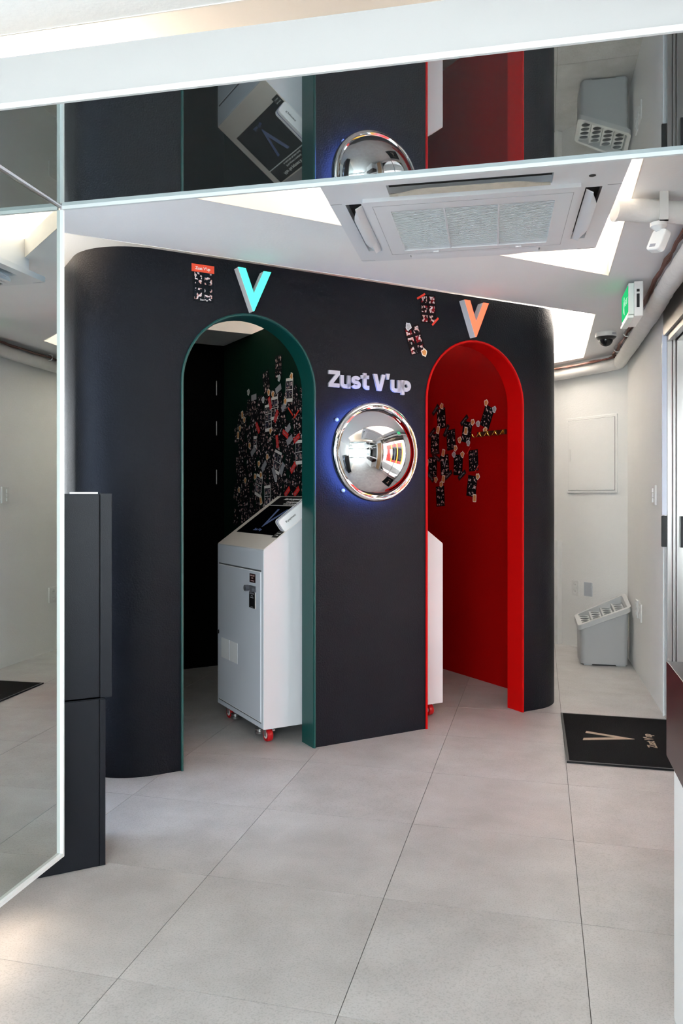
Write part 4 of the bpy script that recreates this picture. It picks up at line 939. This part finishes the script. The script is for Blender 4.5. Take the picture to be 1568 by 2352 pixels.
def cab_path(off, seed):
    rd_ = random.Random(seed); out = []
    for i, p in enumerate(wp + cpt):
        if i < len(wp): q = p - NR * (.045 + off) + Vector((0, 0, .045 - off * .3))
        else: q = p - D * (.045 + off) + Vector((0, 0, .045 - off * .3))
        out.append(q)
    o2 = []
    for a, b in zip(out[:-1], out[1:]):
        k = max(2, int((b - a).length / .12))
        for i in range(k): o2.append(a.lerp(b, i / k) + Vector((rd_.uniform(-.006, .006), rd_.uniform(-.006, .006), rd_.uniform(-.006, .006))))
    return o2 + [out[-1]]
cbm = thing('cable_bundle', 'brown cable bundle clipped along the wrapped pipe under the ceiling', 'cable', RW(.5, -.12, 2.38))
for k, of in enumerate((0.0, .008, .015)):
    mb = MB(); mb.M = Matrix.Translation(-RW(.5, -.12, 2.38)); mb.tube(cab_path(of, 11 + k), .006, 6); mb.build('cable', CABLE, cbm, smooth=True)
for i, t_ in enumerate((.05, .75, 1.35)):
    c = RW(t_, -.115, 2.372) - RW(.5, -.12, 2.38); mb = MB()
    mb.tube([c + DR * .0 + NR * (.026 * math.cos(a * .7)) + Vector((0, 0, .026 * math.sin(a * .7))) for a in range(0, 10)], .004, 6, False); mb.build('cable_tie', PLATE, cbm, smooth=True)

# ------------------------------------------------------------------ outside, seen in the domed mirror
slab('ground', [Vector((-14, -16, 0)), Vector((14, -16, 0)), Vector((14, 14, 0)), Vector((-14, 14, 0))], -.30, -.121, mat('pavement', (.70, .70, .69), .9, bump=.3)) 
nb_ = thing('neighbour_shop', 'red shopfront with yellow frame across the lane outside the entrance', 'building', RW(-1.2, 3.5), RZR)
MB().box(-2.2, 2.2, 0, .4, -.12, 3.6).build('red_wall', mat('red_front', (.55, .02, .012), .6), nb_)
for x in (-1.9, -.5, .9): MB().box(x - .09, x + .09, -.06, 0, -.12, 3.0).build('yellow_post', mat('yellow_frame', (.85, .48, .02), .4), nb_)
for x0, x1 in ((-1.75, -.65), (-.35, .75)): MB().box(x0, x1, -.02, -.001, .3, 2.4).build('window', GLASSB, nb_)
stp = thing('outdoor_steps', 'grey concrete steps with red rail outside the shop window', 'stairs', RW(-4.2, 1.4, -.12), RZR)
for i in range(6): MB().box(-.6, .6, .28 * i, .28 * i + .28, 0, .17 * (i + 1)).build('step', mat('step_concrete', (.45, .45, .46), .8), stp)
MB().tube([(-.6, 0, .9), (-.6, 1.68, 1.9)], .025, 8).tube([(-.6, 0, 0), (-.6, 0, .9)], .02, 8).tube([(-.6, 1.6, 1.0), (-.6, 1.6, 1.86)], .02, 8).build('handrail', REDLAB, stp, smooth=True)

# ------------------------------------------------------------------ fill lights added unseen behind the viewer to brighten floor and ceiling
for k, (x, y, lab) in enumerate(((-1.0, -.35, 'added square fill light nearest the mirrored soffit in the front room'), (-.15, -.75, 'added square fill light by the counter in the front room'), (-1.7, -1.9, 'added square fill light nearest the front window'))):
    t = thing('fill_light', lab, 'light', (x, y, HC), -AM, 'added fill lights of the front room')
    MB().box(-.32, .32, -.32, .32, -.022, 0).build('frame', BOARD, t, bevel=.003); MB().box(-.29, .29, -.29, .29, -.0235, -.0222).build('diffuser', FILL, t)

# ------------------------------------------------------------------ daylight portals at the glazed openings (they only steer sampling of the sky)
def portal(loc, rot, sx, sy):
    l = bpy.data.lights.new('daylight_portal', 'AREA'); l.shape = 'RECTANGLE'; l.size = sx; l.size_y = sy; l.cycles.is_portal = True
    o = bpy.data.objects.new('daylight_portal', l); COL.objects.link(o); o.location = loc; o.rotation_euler = rot; return o
portal(L0 - DM * .725 - NM * .13 + Vector((0, 0, 1.13)), (R(90), 0, -math.pi / 2 - AM), .8, 1.95)
portal((-1.4, FW - .1, 1.1), (R(90), 0, 0), 3.7, 2.2)
portal(RW(-1.08, .24, 1.1), (R(90), 0, math.pi / 2 - AR), 2.1, 2.2)
portal(RW(-5.25, .24, 1.55), (R(90), 0, math.pi / 2 - AR), 5.0, 1.3)
